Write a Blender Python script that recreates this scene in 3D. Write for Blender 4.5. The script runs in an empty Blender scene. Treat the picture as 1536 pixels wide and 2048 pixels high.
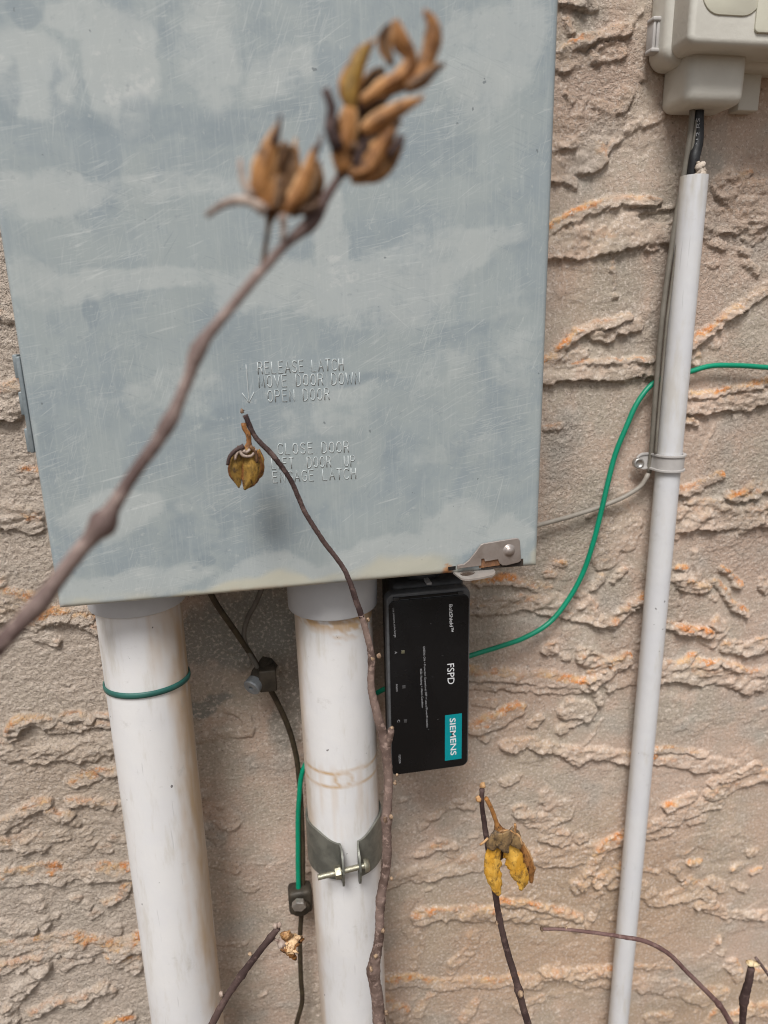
import bpy, bmesh, math, random
import numpy as np
from mathutils import Vector, Matrix

# ------------------------------------------------------------------ camera
S = bpy.context.scene
COL = S.collection
FPX = 1420.0                                   # focal length in photograph pixels (1536 wide)
CAM = np.array([0.0, -0.575, 1.2])
yaw, pit, rol = math.radians(10.3677), math.radians(15.8477), math.radians(-1.297)
fwd = np.array([math.sin(yaw)*math.cos(pit), math.cos(yaw)*math.cos(pit), -math.sin(pit)])
rgt = np.array([math.cos(yaw), -math.sin(yaw), 0.0])
upv = np.cross(rgt, fwd)
rgt, upv = rgt*math.cos(rol)+upv*math.sin(rol), -rgt*math.sin(rol)+upv*math.cos(rol)
cd = bpy.data.cameras.new('camera')
cam = bpy.data.objects.new('camera', cd)
COL.objects.link(cam)
cam.matrix_world = Matrix(((rgt[0], upv[0], -fwd[0], CAM[0]),
                           (rgt[1], upv[1], -fwd[1], CAM[1]),
                           (rgt[2], upv[2], -fwd[2], CAM[2]), (0, 0, 0, 1)))
cd.sensor_fit = 'HORIZONTAL'
cd.sensor_width = 36.0
cd.lens = 36.0*FPX/1536.0
cd.clip_start = 0.02
cd.clip_end = 500
cd.dof.use_dof = True
cd.dof.focus_distance = 0.495
cd.dof.aperture_fstop = 9.4
S.camera = cam

# ------------------------------------------------------------------ light
SUN_EL, SUN_AZ = math.radians(56), math.radians(202)     # azimuth clockwise from +Y; the light comes from behind the camera, a little left
wd = bpy.data.worlds.new('World'); S.world = wd; wd.use_nodes = True
nt = wd.node_tree; nt.nodes.clear()
sky = nt.nodes.new('ShaderNodeTexSky'); sky.sky_type = 'NISHITA'; sky.sun_disc = False
sky.sun_elevation = SUN_EL; sky.sun_rotation = SUN_AZ
sky.air_density = 1.0; sky.dust_density = 3.0; sky.ozone_density = 1.0
hs = nt.nodes.new('ShaderNodeHueSaturation'); hs.inputs['Saturation'].default_value = 0.22   # an even grey cloud deck
bg = nt.nodes.new('ShaderNodeBackground'); bg.inputs['Strength'].default_value = 0.05
wo = nt.nodes.new('ShaderNodeOutputWorld')
nt.links.new(sky.outputs[0], hs.inputs['Color']); nt.links.new(hs.outputs[0], bg.inputs[0]); nt.links.new(bg.outputs[0], wo.inputs[0])
sl = bpy.data.lights.new('sun', 'SUN'); sl.energy = 1.5; sl.angle = math.radians(20); sl.color = (1.0, 0.975, 0.95)
so = bpy.data.objects.new('sun', sl); COL.objects.link(so)
sd = Vector((math.sin(SUN_AZ)*math.cos(SUN_EL), math.cos(SUN_AZ)*math.cos(SUN_EL), math.sin(SUN_EL)))
so.rotation_euler = sd.to_track_quat('Z', 'Y').to_euler()
so.location = (0, -4, 5)
S.view_settings.view_transform = 'Standard'
try: S.view_settings.look = 'None'
except Exception: pass
S.view_settings.gamma = 1.0
S.view_settings.use_curve_mapping = False
S.view_settings.exposure = 1.13
S.render.engine = 'CYCLES'
S.cycles.max_bounces = 6
S.cycles.filter_width = 1.0
S.cycles.use_denoising = True

# ------------------------------------------------------------------ helpers
def P(x, y, Y):
    """the place on the vertical plane at distance Y from the wall that the photograph shows at x, y"""
    d = rgt*((x-768)/FPX) - upv*((y-1024)/FPX) + fwd
    return CAM + d*((Y-CAM[1])/d[1])
def PZ(x, y, Z):
    d = rgt*((x-768)/FPX) - upv*((y-1024)/FPX) + fwd
    return CAM + d*((Z-CAM[2])/d[2])
def depth_at(p): return float(np.dot(np.asarray(p)-CAM, fwd))
def px2m(x, y, Y, n): return n*depth_at(P(x, y, Y))/FPX

def _hash(ix, iy, seed):
    h = (ix*374761393 + iy*668265263 + seed*974634777) & 0xFFFFFFFF
    h = ((h ^ (h >> 13))*1274126177) & 0xFFFFFFFF
    h = ((h ^ (h >> 16))*2246822519) & 0xFFFFFFFF
    return ((h ^ (h >> 15)) & 0xFFFFFF)/float(0xFFFFFF)
def vnoise(x, y, seed=0):
    x0 = np.floor(x); y0 = np.floor(y)
    fx = x-x0; fy = y-y0
    ix = x0.astype(np.int64); iy = y0.astype(np.int64)
    fx = fx*fx*fx*(fx*(fx*6-15)+10); fy = fy*fy*fy*(fy*(fy*6-15)+10)
    a = _hash(ix, iy, seed); b = _hash(ix+1, iy, seed); c = _hash(ix, iy+1, seed); d = _hash(ix+1, iy+1, seed)
    return (a*(1-fx)+b*fx)*(1-fy) + (c*(1-fx)+d*fx)*fy          # 0..1
def fbm(x, y, seed=0, o=4, g=.5):
    s = 0; a = 1; t = 0
    for i in range(o):
        s = s + a*vnoise(x*2**i+i*17.3, y*2**i-i*9.1, seed+i*13); t += a; a *= g
    return s/t
def sstep(a, b, x):
    t = np.clip((x-a)/(b-a), 0, 1); return t*t*(3-2*t)

def mesh(name, verts, faces, smooth=True):
    me = bpy.data.meshes.new(name)
    me.from_pydata([tuple(map(float, v)) for v in verts], [], faces)
    me.validate()
    if smooth: me.polygons.foreach_set('use_smooth', [True]*len(me.polygons))
    me.update()
    return me
def link(name, me, mat, parent=None):
    o = bpy.data.objects.new(name, me); COL.objects.link(o)
    if mat and not me.materials: me.materials.append(mat)
    if parent is not None: o.parent = parent
    return o
def root_loc(parent):
    if parent is None: return np.zeros(3)
    l = np.zeros(3)
    while parent is not None:
        l = l + np.array(parent.location); parent = parent.parent
    return l
def part(name, vf, mat, parent=None, smooth=True):
    """verts in world coordinates -> one mesh object under its thing"""
    v, f = vf
    v = np.asarray(v, float) - root_loc(parent)
    return link(name, mesh(name, v, f, smooth), mat, parent)
def tag(o, label, cat, group=None):
    o['label'] = label; o['category'] = cat
    if group: o['group'] = group
    return o
def thing(name, loc, label, cat, group=None):
    o = bpy.data.objects.new(name, None); COL.objects.link(o); o.location = tuple(map(float, loc)); o.empty_display_size = .02
    return tag(o, label, cat, group)
def join(*vfs):
    V = []; F = []
    for v, f in vfs:
        k = len(V); V += [tuple(p) for p in v]; F += [tuple(i+k for i in q) for q in f]
    return V, F
def spline(pts, step=.004):
    """Catmull-Rom through points of any dimension"""
    p = np.asarray(pts, float); n = len(p); out = []
    for i in range(n-1):
        a = p[max(i-1, 0)]; b = p[i]; c = p[i+1]; d = p[min(i+2, n-1)]
        m = max(2, int(np.linalg.norm((c-b)[:3])/step))
        h = np.linalg.norm((c-b)[:3])+1e-9; h0 = np.linalg.norm((b-a)[:3])+1e-9; h2 = np.linalg.norm((d-c)[:3])+1e-9
        m1 = (c-b)/h if i == 0 else ((b-a)/h0*h+(c-b)/h*h0)/(h0+h)
        m2 = (c-b)/h if i == n-2 else ((c-b)/h*h2+(d-c)/h2*h)/(h2+h)
        for k in range(m):
            t = k/m
            out.append((2*t**3-3*t*t+1)*b+(t**3-2*t*t+t)*h*m1+(-2*t**3+3*t*t)*c+(t**3-t*t)*h*m2)
    out.append(p[-1]); return np.array(out)
def tube(pts, r, n=10, cap=True, jit=0, rng=None):
    p = np.asarray(pts, float)[:, :3]; m = len(p)
    r = np.full(m, r) if np.isscalar(r) else np.asarray(r, float)
    V = []; F = []; t0 = None; u = None
    for i in range(m):
        t = p[min(i+1, m-1)]-p[max(i-1, 0)]; t = t/(np.linalg.norm(t)+1e-12)
        if u is None:
            u = np.cross(t, [0.31, .9, .2]); u /= np.linalg.norm(u)
        else:
            u = u-t*np.dot(u, t); u /= np.linalg.norm(u)
        w = np.cross(t, u)
        for k in range(n):
            a = 2*math.pi*k/n
            rr = r[i]*(1+(jit*(rng.random()-.5) if rng else 0))
            V.append(p[i]+rr*(math.cos(a)*u+math.sin(a)*w))
    for i in range(m-1):
        for k in range(n):
            F.append((i*n+k, i*n+(k+1) % n, (i+1)*n+(k+1) % n, (i+1)*n+k))
    if cap:
        F.append(tuple(range(n-1, -1, -1))); F.append(tuple((m-1)*n+k for k in range(n)))
    return V, F
def ball(c, r, n=8, sq=(1, 1, 1)):
    V = []; F = []; m = max(4, n//2+1)
    for i in range(1, m):
        th = math.pi*i/m
        for k in range(n):
            a = 2*math.pi*k/n
            V.append((c[0]+sq[0]*r*math.sin(th)*math.cos(a), c[1]+sq[1]*r*math.sin(th)*math.sin(a), c[2]+sq[2]*r*math.cos(th)))
    for i in range(m-2):
        for k in range(n): F.append((i*n+k, (i+1)*n+k, (i+1)*n+(k+1) % n, i*n+(k+1) % n))
    t = len(V); V.append((c[0], c[1], c[2]+sq[2]*r)); V.append((c[0], c[1], c[2]-sq[2]*r))
    for k in range(n):
        F.append((t, k, (k+1) % n)); F.append((t+1, (m-2)*n+(k+1) % n, (m-2)*n+k))
    return V, F
def bm_out(bm):
    bm.normal_update(); bm.verts.index_update()
    v = [tuple(x.co) for x in bm.verts]; f = [tuple(w.index for w in q.verts) for q in bm.faces]; bm.free(); return v, f
def rbox(lo, hi, bev=.002, seg=3):
    bm = bmesh.new(); bmesh.ops.create_cube(bm, size=1)
    lo = np.array(lo, float); hi = np.array(hi, float)
    for v in bm.verts: v.co = Vector((lo+hi)/2+np.array(v.co)*(hi-lo))
    if bev: bmesh.ops.bevel(bm, geom=bm.edges[:], offset=bev, segments=seg, profile=.5, affect='EDGES', clamp_overlap=True)
    return bm_out(bm)
def prism(outline, off, bev=0, seg=2):
    """a plate: closed 3-D outline pushed along off, its two rims rounded"""
    bm = bmesh.new(); a = [bm.verts.new(tuple(p)) for p in outline]
    f = bm.faces.new(a); r = bmesh.ops.extrude_face_region(bm, geom=[f])
    nv = [g for g in r['geom'] if isinstance(g, bmesh.types.BMVert)]
    for v in nv: v.co += Vector(off)
    bmesh.ops.recalc_face_normals(bm, faces=bm.faces[:])
    if bev:
        big = sorted(bm.faces, key=lambda q: -len(q.verts))[:2]
        es = list({e for q in big for e in q.edges})
        bmesh.ops.bevel(bm, geom=es, offset=bev, segments=seg, profile=.5, affect='EDGES', clamp_overlap=True)
    return bm_out(bm)
def round_rect(x0, x1, z0, z1, r, y, n=6):
    o = []
    for cx, cz, a0 in ((x1-r, z1-r, 0), (x0+r, z1-r, 90), (x0+r, z0+r, 180), (x1-r, z0+r, 270)):
        for k in range(n+1):
            a = math.radians(a0+90*k/n); o.append((cx+r*math.cos(a), y, cz+r*math.sin(a)))
    return o
def lathe(c, axis, prof, n=24):
    """profile of (distance along axis, radius)"""
    ax = np.array(axis, float); ax /= np.linalg.norm(ax)
    u = np.cross(ax, [.2, .3, .93]); u /= np.linalg.norm(u); w = np.cross(ax, u)
    V = []; F = []
    for t, r in prof:
        for k in range(n):
            a = 2*math.pi*k/n; V.append(np.array(c)+ax*t+r*(math.cos(a)*u+math.sin(a)*w))
    m = len(prof)
    for i in range(m-1):
        for k in range(n): F.append((i*n+k, i*n+(k+1) % n, (i+1)*n+(k+1) % n, (i+1)*n+k))
    F.append(tuple(range(n-1, -1, -1))); F.append(tuple((m-1)*n+k for k in range(n)))
    return V, F
def sharp(o, ang=35):
    me = o.data
    try: me.set_sharp_from_angle(angle=math.radians(ang))
    except Exception: pass
    return o

# ------------------------------------------------------------------ materials
class NT:
    def __init__(s, name, rough=.6, spec=.4, metal=0):
        s.m = bpy.data.materials.new(name); s.m.use_nodes = True
        s.t = s.m.node_tree; s.b = s.t.nodes['Principled BSDF']
        s.b.inputs['Roughness'].default_value = rough
        s.b.inputs['Specular IOR Level'].default_value = spec
        s.b.inputs['Metallic'].default_value = metal
        s.co = s.t.nodes.new('ShaderNodeTexCoord').outputs['Object']
    def put(s, sock, v):
        if hasattr(v, 'bl_idname') or isinstance(v, bpy.types.NodeSocket): s.t.links.new(v, sock)
        else:
            if isinstance(v, tuple) and len(v) == 3 and sock.type == 'RGBA': v = v+(1,)
            sock.default_value = v
    def mapping(s, scale=(1, 1, 1), rot=(0, 0, 0), loc=(0, 0, 0)):
        n = s.t.nodes.new('ShaderNodeMapping'); n.inputs['Scale'].default_value = scale; n.inputs['Rotation'].default_value = rot; n.inputs['Location'].default_value = loc
        s.t.links.new(s.co, n.inputs[0]); return n.outputs[0]
    def noise(s, scale, detail=4, rough=.5, vec=None, dist=0):
        n = s.t.nodes.new('ShaderNodeTexNoise'); n.inputs['Scale'].default_value = scale; n.inputs['Detail'].default_value = detail
        n.inputs['Roughness'].default_value = rough; n.inputs['Distortion'].default_value = dist
        s.t.links.new(vec if vec is not None else s.co, n.inputs['Vector']); return n.outputs['Fac']
    def voro(s, scale, vec=None, feat='F1'):
        n = s.t.nodes.new('ShaderNodeTexVoronoi'); n.feature = feat; n.inputs['Scale'].default_value = scale
        s.t.links.new(vec if vec is not None else s.co, n.inputs['Vector']); return n.outputs['Distance']
    def attr(s, name):
        n = s.t.nodes.new('ShaderNodeAttribute'); n.attribute_name = name; return n.outputs['Fac']
    def ramp(s, v, a, b, lo=0., hi=1.):
        n = s.t.nodes.new('ShaderNodeMapRange'); n.interpolation_type = 'SMOOTHSTEP'
        s.put(n.inputs['Value'], v)
        for k, q in (('From Min', a), ('From Max', b), ('To Min', lo), ('To Max', hi)): n.inputs[k].default_value = q
        return n.outputs[0]
    def math(s, op, a, b=0.):
        n = s.t.nodes.new('ShaderNodeMath'); n.operation = op; n.use_clamp = False
        s.put(n.inputs[0], a); s.put(n.inputs[1], b); return n.outputs[0]
    def mix(s, f, a, b, mode='MIX'):
        n = s.t.nodes.new('ShaderNodeMix'); n.data_type = 'RGBA'; n.blend_type = mode
        s.put(n.inputs[0], f); s.put(n.inputs[6], a); s.put(n.inputs[7], b); return n.outputs[2]
    def bump(s, h, dist, strength=1., prev=None):
        n = s.t.nodes.new('ShaderNodeBump'); n.inputs['Distance'].default_value = dist; n.inputs['Strength'].default_value = strength
        s.put(n.inputs['Height'], h)
        if prev is not None: s.t.links.new(prev, n.inputs['Normal'])
        return n.outputs[0]
    def done(s, color, rough=None, normal=None, metal=None):
        s.put(s.b.inputs['Base Color'], color)
        if rough is not None: s.put(s.b.inputs['Roughness'], rough)
        if normal is not None: s.t.links.new(normal, s.b.inputs['Normal'])
        if metal is not None: s.put(s.b.inputs['Metallic'], metal)
        return s.m

def mat_plain(name, c1, c2, scale=60, rough=.55, spec=.4, metal=0, bump=.0002, stretch=(1, 1, 1)):
    n = NT(name, rough, spec, metal); v = n.mapping(stretch)
    a = n.noise(scale, 5, .6, v)
    return n.done(n.mix(n.ramp(a, .35, .65), c1, c2), n.ramp(n.noise(scale*2.3, 3), .3, .7, rough-.08, rough+.08),
                  n.bump(n.noise(scale*6, 3, .6, v), bump) if bump else None)

def m_wall():
    n = NT('stucco', .9, .15)
    big = n.noise(9, 4, .55); mid = n.noise(28, 4, .6); fine = n.noise(360, 3, .7)
    c = n.mix(n.ramp(big, .40, .60), (.52, .395, .315), (.455, .39, .315))
    c = n.mix(n.ramp(mid, .46, .68, 0, .6), c, (.59, .43, .335))
    c = n.mix(n.ramp(n.noise(17, 3, .5, n.mapping(loc=(3, 7, 1))), .52, .70, 0, .7), c, (.42, .395, .35))
    c = n.mix(n.attr('ridge'), c, n.mix(n.ramp(mid, .4, .6), (.48, .365, .28), (.55, .41, .31)))
    c = n.mix(n.ramp(n.attr('grain_and_light'), 1.15, 1.5, 0, .75), c, (.60, .515, .43))  # left strip lightened: sandy cream, and light from the left put into colour
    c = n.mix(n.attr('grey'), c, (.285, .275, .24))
    c = n.mix(n.attr('tan'), c, (.45, .30, .18))
    o = n.mix(n.ramp(n.noise(75, 4, .65), .42, .62), (.62, .415, .24), (.62, .24, .075))
    c = n.mix(n.attr('orange'), c, o)
    c = n.mix(n.ramp(fine, .50, .66, 0, .75), c, (.70, .61, .53))
    c = n.mix(n.ramp(n.noise(430, 3, .65), .56, .70, 0, .7), c, (.22, .175, .15))
    g = n.attr('grain_and_light')
    h = n.math('MULTIPLY', n.noise(330, 4, .68), g)
    b = n.bump(h, .0034, 1)
    b = n.bump(n.noise(1100, 2, .7), .0005, 1, b)
    return n.done(c, .92, b)

def m_panel():
    n = NT('weathered_zinc_paint', .5, .45)
    lt, dk, ye, ru = n.attr('light'), n.attr('dark'), n.attr('cream'), n.attr('rust')
    def aniso(rot, sx, sz, loc=(0, 0, 0)):
        a = n.t.nodes.new('ShaderNodeMapping'); a.inputs['Rotation'].default_value = (0, rot, 0); a.inputs['Location'].default_value = loc
        b = n.t.nodes.new('ShaderNodeMapping'); b.inputs['Scale'].default_value = (sx, 1, sz)
        n.t.links.new(n.co, a.inputs[0]); n.t.links.new(a.outputs[0], b.inputs[0]); return b.outputs[0]
    st = n.noise(38, 5, .65, aniso(.1, 1, .16)); hz = n.noise(70, 6, .7, aniso(.2, .25, 1), .4)
    cl = n.noise(17, 8, .66, dist=.7)
    c = n.mix(n.ramp(cl, .36, .60), (.258, .302, .322), (.312, .352, .355))
    c = n.mix(n.ramp(st, .48, .64, 0, .35), c, (.35, .385, .378))
    gr = n.math('ADD', n.math('MULTIPLY', n.math('SUBTRACT', n.noise(75, 7, .72, None, .6), .5), 1.1), n.math('MULTIPLY', n.math('SUBTRACT', hz, .5), .9))
    c = n.mix(n.ramp(n.math('ADD', lt, gr), .22, .72, 0, .62), c, (.435, .462, .45))
    c = n.mix(n.ramp(n.math('ADD', n.math('MULTIPLY', lt, .6), n.math('MULTIPLY', gr, 1.3)), .60, .86, 0, .55), c, (.53, .54, .52))
    c = n.mix(n.ramp(n.math('ADD', dk, n.math('MULTIPLY', gr, .7)), .22, .70, 0, .6), c, (.205, .25, .278))
    wob = n.noise(9, 2, .5)
    def scr(scale, rot, sx, lo, amt, c, col, loc, dist=0.):
        v = aniso(rot, sx, 1, loc)
        gate = n.ramp(n.noise(15, 3, .6, n.mapping(loc=loc)), .54, .66)
        return n.mix(n.math('MULTIPLY', n.ramp(n.noise(scale, 2, .5, v, dist), lo, lo+.03, 0, amt*.42), gate), c, col)
    LW, DW = (.62, .64, .62), (.15, .18, .20)
    for k, (sc, ro, sx, lo, am, col) in enumerate(((620, .22, .03, .655, .75, LW), (560, -.30, .05, .67, .6, DW), (600, .62, .035, .665, .7, LW), (520, 1.35, .035, .67, .55, LW), (700, .35, .045, .665, .7, LW),
                                                   (640, -.75, .045, .67, .5, LW), (560, .95, .04, .675, .5, DW), (680, .05, .06, .665, .6, LW))):
        c = scr(sc, ro, sx, lo, am, c, col, (k*3.1, 0, k*1.7), .25)
    for k, (ro, lo) in enumerate(((.18, .60), (.5, .61), (-.35, .62), (1.2, .62))):
        g2 = n.ramp(n.noise(20, 4, .6, n.mapping(loc=(k*2.3, 1, k))), .46, .62)
        c = n.mix(n.math('MULTIPLY', n.ramp(n.noise(1300, 2, .5, aniso(ro, .05, 1, (k, 0, k*2.)), .3), lo, lo+.05, 0, .24), g2), c, (.56, .58, .565) if k != 2 else (.19, .225, .24))
    c = n.mix(n.ramp(n.noise(900, 2, .6, aniso(0, .9, .05)), .5, .7, 0, .16), c, (.47, .50, .49))
    c = n.mix(n.ramp(n.noise(210, 4, .7), .60, .72, 0, .35), c, (.50, .52, .50))
    c = n.mix(n.ramp(n.noise(230, 4, .7, n.mapping(loc=(5, 2, 3))), .60, .74, 0, .35), c, (.19, .22, .24))
    c = n.mix(n.ramp(n.noise(150, 2, .5), .755, .775, 0, .7), c, (.12, .14, .15))
    c = n.mix(ye, c, (.50, .475, .37))
    c = n.mix(ru, c, n.mix(n.ramp(n.noise(300, 3), .4, .6), (.30, .13, .05), (.42, .22, .10)))
    h = n.math('ADD', n.noise(14, 2), n.math('MULTIPLY', n.noise(500, 3, .6), .012))
    return n.done(c, n.ramp(n.noise(45, 4, .6), .3, .7, .36, .58), n.bump(h, .0022, .6))

def m_pvc(name, base=(.72, .71, .70), stain=(.50, .33, .17)):
    n = NT(name, .42, .45)
    a = n.attr('stain'); v = n.mapping((1, 1, .2))
    c = n.mix(n.ramp(n.noise(25, 4, .6), .4, .65, 0, .5), base, (base[0]*.93, base[1]*.94, base[2]*.97))
    c = n.mix(n.ramp(n.noise(70, 5, .65, v), .52, .70, 0, .5), c, (.53, .49, .42))
    c = n.mix(n.math('MULTIPLY', a, n.ramp(n.noise(60, 4, .65, v), .25, .6, .55, 1.)), c, stain)
    c = n.mix(n.ramp(n.noise(55, 5, .7, n.mapping(loc=(2, 5, 1))), .60, .72, 0, .3), c, (.42, .40, .37))
    c = n.mix(n.ramp(n.noise(170, 2, .5), .755, .79, 0, .8), c, (.06, .05, .05))
    c = n.mix(n.ramp(n.noise(400, 2, .5, n.mapping((1, 1, .05), (.3, .2, 0))), .70, .74, 0, .3), c, (.35, .34, .34))
    return n.done(c, n.ramp(n.noise(30, 3), .3, .7, .36, .52), n.bump(n.noise(90, 4, .6), .0003))

def m_bark(name, dark, light, sc=1.):
    n = NT(name, .7, .3)
    v = n.mapping((1, 1, 1))
    a = n.noise(160*sc, 4, .65, v); b = n.noise(34*sc, 3, .5)
    c = n.mix(n.ramp(b, .38, .62), dark, tuple((x+y)/2 for x, y in zip(dark, light)))
    c = n.mix(n.ramp(a, .50, .68), c, light)
    return n.done(c, None, n.bump(n.noise(700*sc, 4, .7), .0006))

def m_husk(name, c1, c2, c3):
    n = NT(name, .62, .35)
    a = n.noise(150, 5, .65, n.mapping((1, 1, .45)), .5); b = n.noise(300, 4, .7, n.mapping((1, 1, .6)))
    c = n.mix(n.ramp(a, .38, .6), c1, c2)
    c = n.mix(n.ramp(b, .50, .66, 0, .9), c, c3)
    c = n.mix(n.ramp(n.noise(120, 3, .6, n.mapping(loc=(4, 1, 2))), .55, .70, 0, .6), c, tuple(x*.45 for x in c1))
    return n.done(c, None, n.bump(n.noise(420, 4, .7, n.mapping((1, 1, .4))), .0007))

M = {}
M['wall'] = m_wall()
M['panel'] = m_panel()
M['pvc'] = m_pvc('white_pvc')
M['collar'] = mat_plain('grey_white_pvc', (.50, .51, .53), (.56, .57, .58), 30, .45)
M['conduit'] = m_pvc('pale_grey_pvc', (.64, .64, .645), (.42, .38, .30))
M['zinc'] = mat_plain('dull_zinc', (.26, .28, .29), (.38, .39, .39), 90, .45, .5, .55)
M['latch'] = mat_plain('brown_plated_steel', (.36, .31, .28), (.46, .41, .38), 60, .38, .5, .65, .0001)
M['hinge'] = mat_plain('painted_hinge', (.17, .20, .215), (.24, .27, .28), 90, .5, .4, .25)
M['stamped'] = mat_plain('stamped_edge_highlight', (.42, .455, .455), (.50, .525, .52), 120, .5)  # paler than the cover: the highlight on stamped strokes put into the colour
M['recess'] = mat_plain('recess_shade', (.035, .028, .024), (.06, .045, .035), 120, .8, .2)  # dark brown that paints the shade inside the latch opening
M['latchpale'] = mat_plain('pale_plated_steel', (.40, .36, .33), (.50, .46, .42), 60, .38, .5, .45, .0001)
M['rust'] = mat_plain('rusty_steel', (.24, .12, .06), (.14, .075, .045), 200, .8, .2)
M['dark'] = mat_plain('dark_gap', (.012, .011, .011), (.02, .018, .016), 80, .8, .2)
M['blackplastic'] = mat_plain('black_plastic', (.028, .029, .031), (.045, .046, .048), 120, .5, .4, 0, .0001)
M['shell'] = mat_plain('dark_grey_plastic', (.075, .078, .082), (.10, .103, .107), 120, .45, .45, 0, .0001)
n = NT('glossy_black_label', .22, .28)
c = n.mix(n.ramp(n.noise(240, 3, .6), .70, .76, 0, .25), (.0075, .0075, .008), (.25, .25, .25))
M['blackface'] = n.done(n.mix(n.ramp(n.noise(20, 3), .5, .7, 0, .5), c, (.012, .012, .013)), n.ramp(n.noise(25, 4), .35, .65, .18, .32))
M['teal'] = mat_plain('teal_print', (.0, .235, .265), (.0, .25, .28), 40, .35, .4, 0, 0)
M['print'] = mat_plain('white_print', (.72, .73, .74), (.66, .67, .68), 200, .5, .3, 0, 0)
M['printdim'] = mat_plain('grey_print', (.36, .36, .37), (.30, .30, .31), 200, .5, .3, 0, 0)
M['led'] = mat_plain('indicator_lens', (.11, .105, .07), (.14, .13, .08), 200, .3, .5, 0, 0)
M['leddark'] = mat_plain('dark_indicator_lens', (.05, .05, .052), (.065, .065, .066), 200, .3, .5, 0, 0)
M['green'] = mat_plain('green_insulation', (.0, .215, .118), (.0, .26, .145), 25, .42, .45, 0, .00015)
M['tie'] = mat_plain('dark_green_plastic', (.022, .10, .085), (.035, .135, .11), 60, .45)
M['copper'] = mat_plain('brown_copper', (.045, .033, .022), (.075, .06, .035), 130, .55, .4, .25)
M['bronze'] = mat_plain('dark_bronze', (.040, .034, .026), (.075, .062, .046), 90, .55, .4, .3)
M['steel'] = mat_plain('bolt_steel', (.42, .41, .39), (.55, .53, .50), 150, .35, .5, .8, .0001)
M['nutgrey'] = mat_plain('grey_nut', (.22, .24, .26), (.30, .32, .33), 150, .5, .4, .4)
M['strapsteel'] = mat_plain('dull_galvanized_strap', (.13, .132, .115), (.21, .21, .18), 70, .5, .5, .45, .0002)
M['boltzinc'] = mat_plain('yellowed_zinc', (.27, .255, .19), (.38, .36, .28), 200, .42, .5, .7, .0002)
M['beige'] = mat_plain('beige_plastic', (.58, .56, .50), (.62, .60, .535), 35, .5, .4, 0, .00025)
M['beigelabel'] = mat_plain('beige_panel_plastic', (.60, .58, .47), (.57, .55, .45), 30, .45, .4, 0, .0001)
M['greyplastic'] = mat_plain('grey_clip_plastic', (.42, .40, .385), (.47, .45, .43), 60, .45, .4, 0, .0001)
M['cableblack'] = mat_plain('black_cable', (.012, .012, .013), (.022, .022, .024), 100, .5, .4, 0, .0002)
M['cablegrey'] = mat_plain('taupe_cable', (.165, .148, .122), (.21, .19, .16), 60, .55, .35, 0, .0002)
M['cablepale'] = mat_plain('pale_taupe_cable', (.25, .225, .19), (.30, .27, .232), 60, .55, .35, 0, .0002)
M['wiredim'] = mat_plain('dirty_grey_wire', (.10, .09, .075), (.14, .125, .105), 90, .6)
M['putty'] = mat_plain('dried_caulk', (.50, .42, .34), (.62, .54, .46), 180, .8, .2, 0, .0006)
M['barkdark'] = m_bark('dark_bark', (.045, .026, .024), (.13, .085, .075))
M['barkgrey'] = m_bark('grey_brown_bark', (.115, .075, .068), (.33, .25, .22))
M['barkold'] = m_bark('rough_bark', (.105, .068, .055), (.36, .26, .22), 1.4)
M['bud'] = m_husk('bud_scales', (.20, .125, .08), (.40, .28, .18), (.09, .055, .04))
M['huskbrown'] = m_husk('brown_husk', (.20, .08, .022), (.36, .165, .05), (.065, .03, .015))
M['huskdark'] = m_husk('dark_husk', (.075, .04, .024), (.17, .09, .04), (.035, .02, .014))
M['huskyellow'] = m_husk('yellow_husk', (.60, .30, .03), (.72, .42, .08), (.24, .13, .03))
M['huskpale'] = m_husk('pale_husk', (.42, .22, .085), (.55, .33, .16), (.18, .085, .035))
M['papery'] = m_husk('papery_husk', (.58, .37, .19), (.72, .50, .29), (.28, .15, .07))
M['huskolive'] = m_husk('olive_husk', (.22, .13, .03), (.38, .22, .045), (.06, .035, .018))
M['huskgrey'] = m_husk('grey_brown_calyx', (.17, .11, .06), (.28, .18, .08), (.07, .05, .035))
M['bract'] = m_husk('grey_bract', (.30, .22, .18), (.45, .36, .30), (.14, .09, .07))
M['soil'] = mat_plain('soil', (.09, .065, .045), (.14, .10, .07), 12, .95, .1, 0, .006)

# ------------------------------------------------------------------ ground
bm = bmesh.new(); bmesh.ops.create_grid(bm, x_segments=40, y_segments=40, size=30)
for v in bm.verts: v.co.z = .01*math.sin(v.co.x*3.1)*math.cos(v.co.y*2.3); v.co.y -= 29.8
g = part('ground', bm_out(bm), M['soil']); g['kind'] = 'structure'

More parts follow.
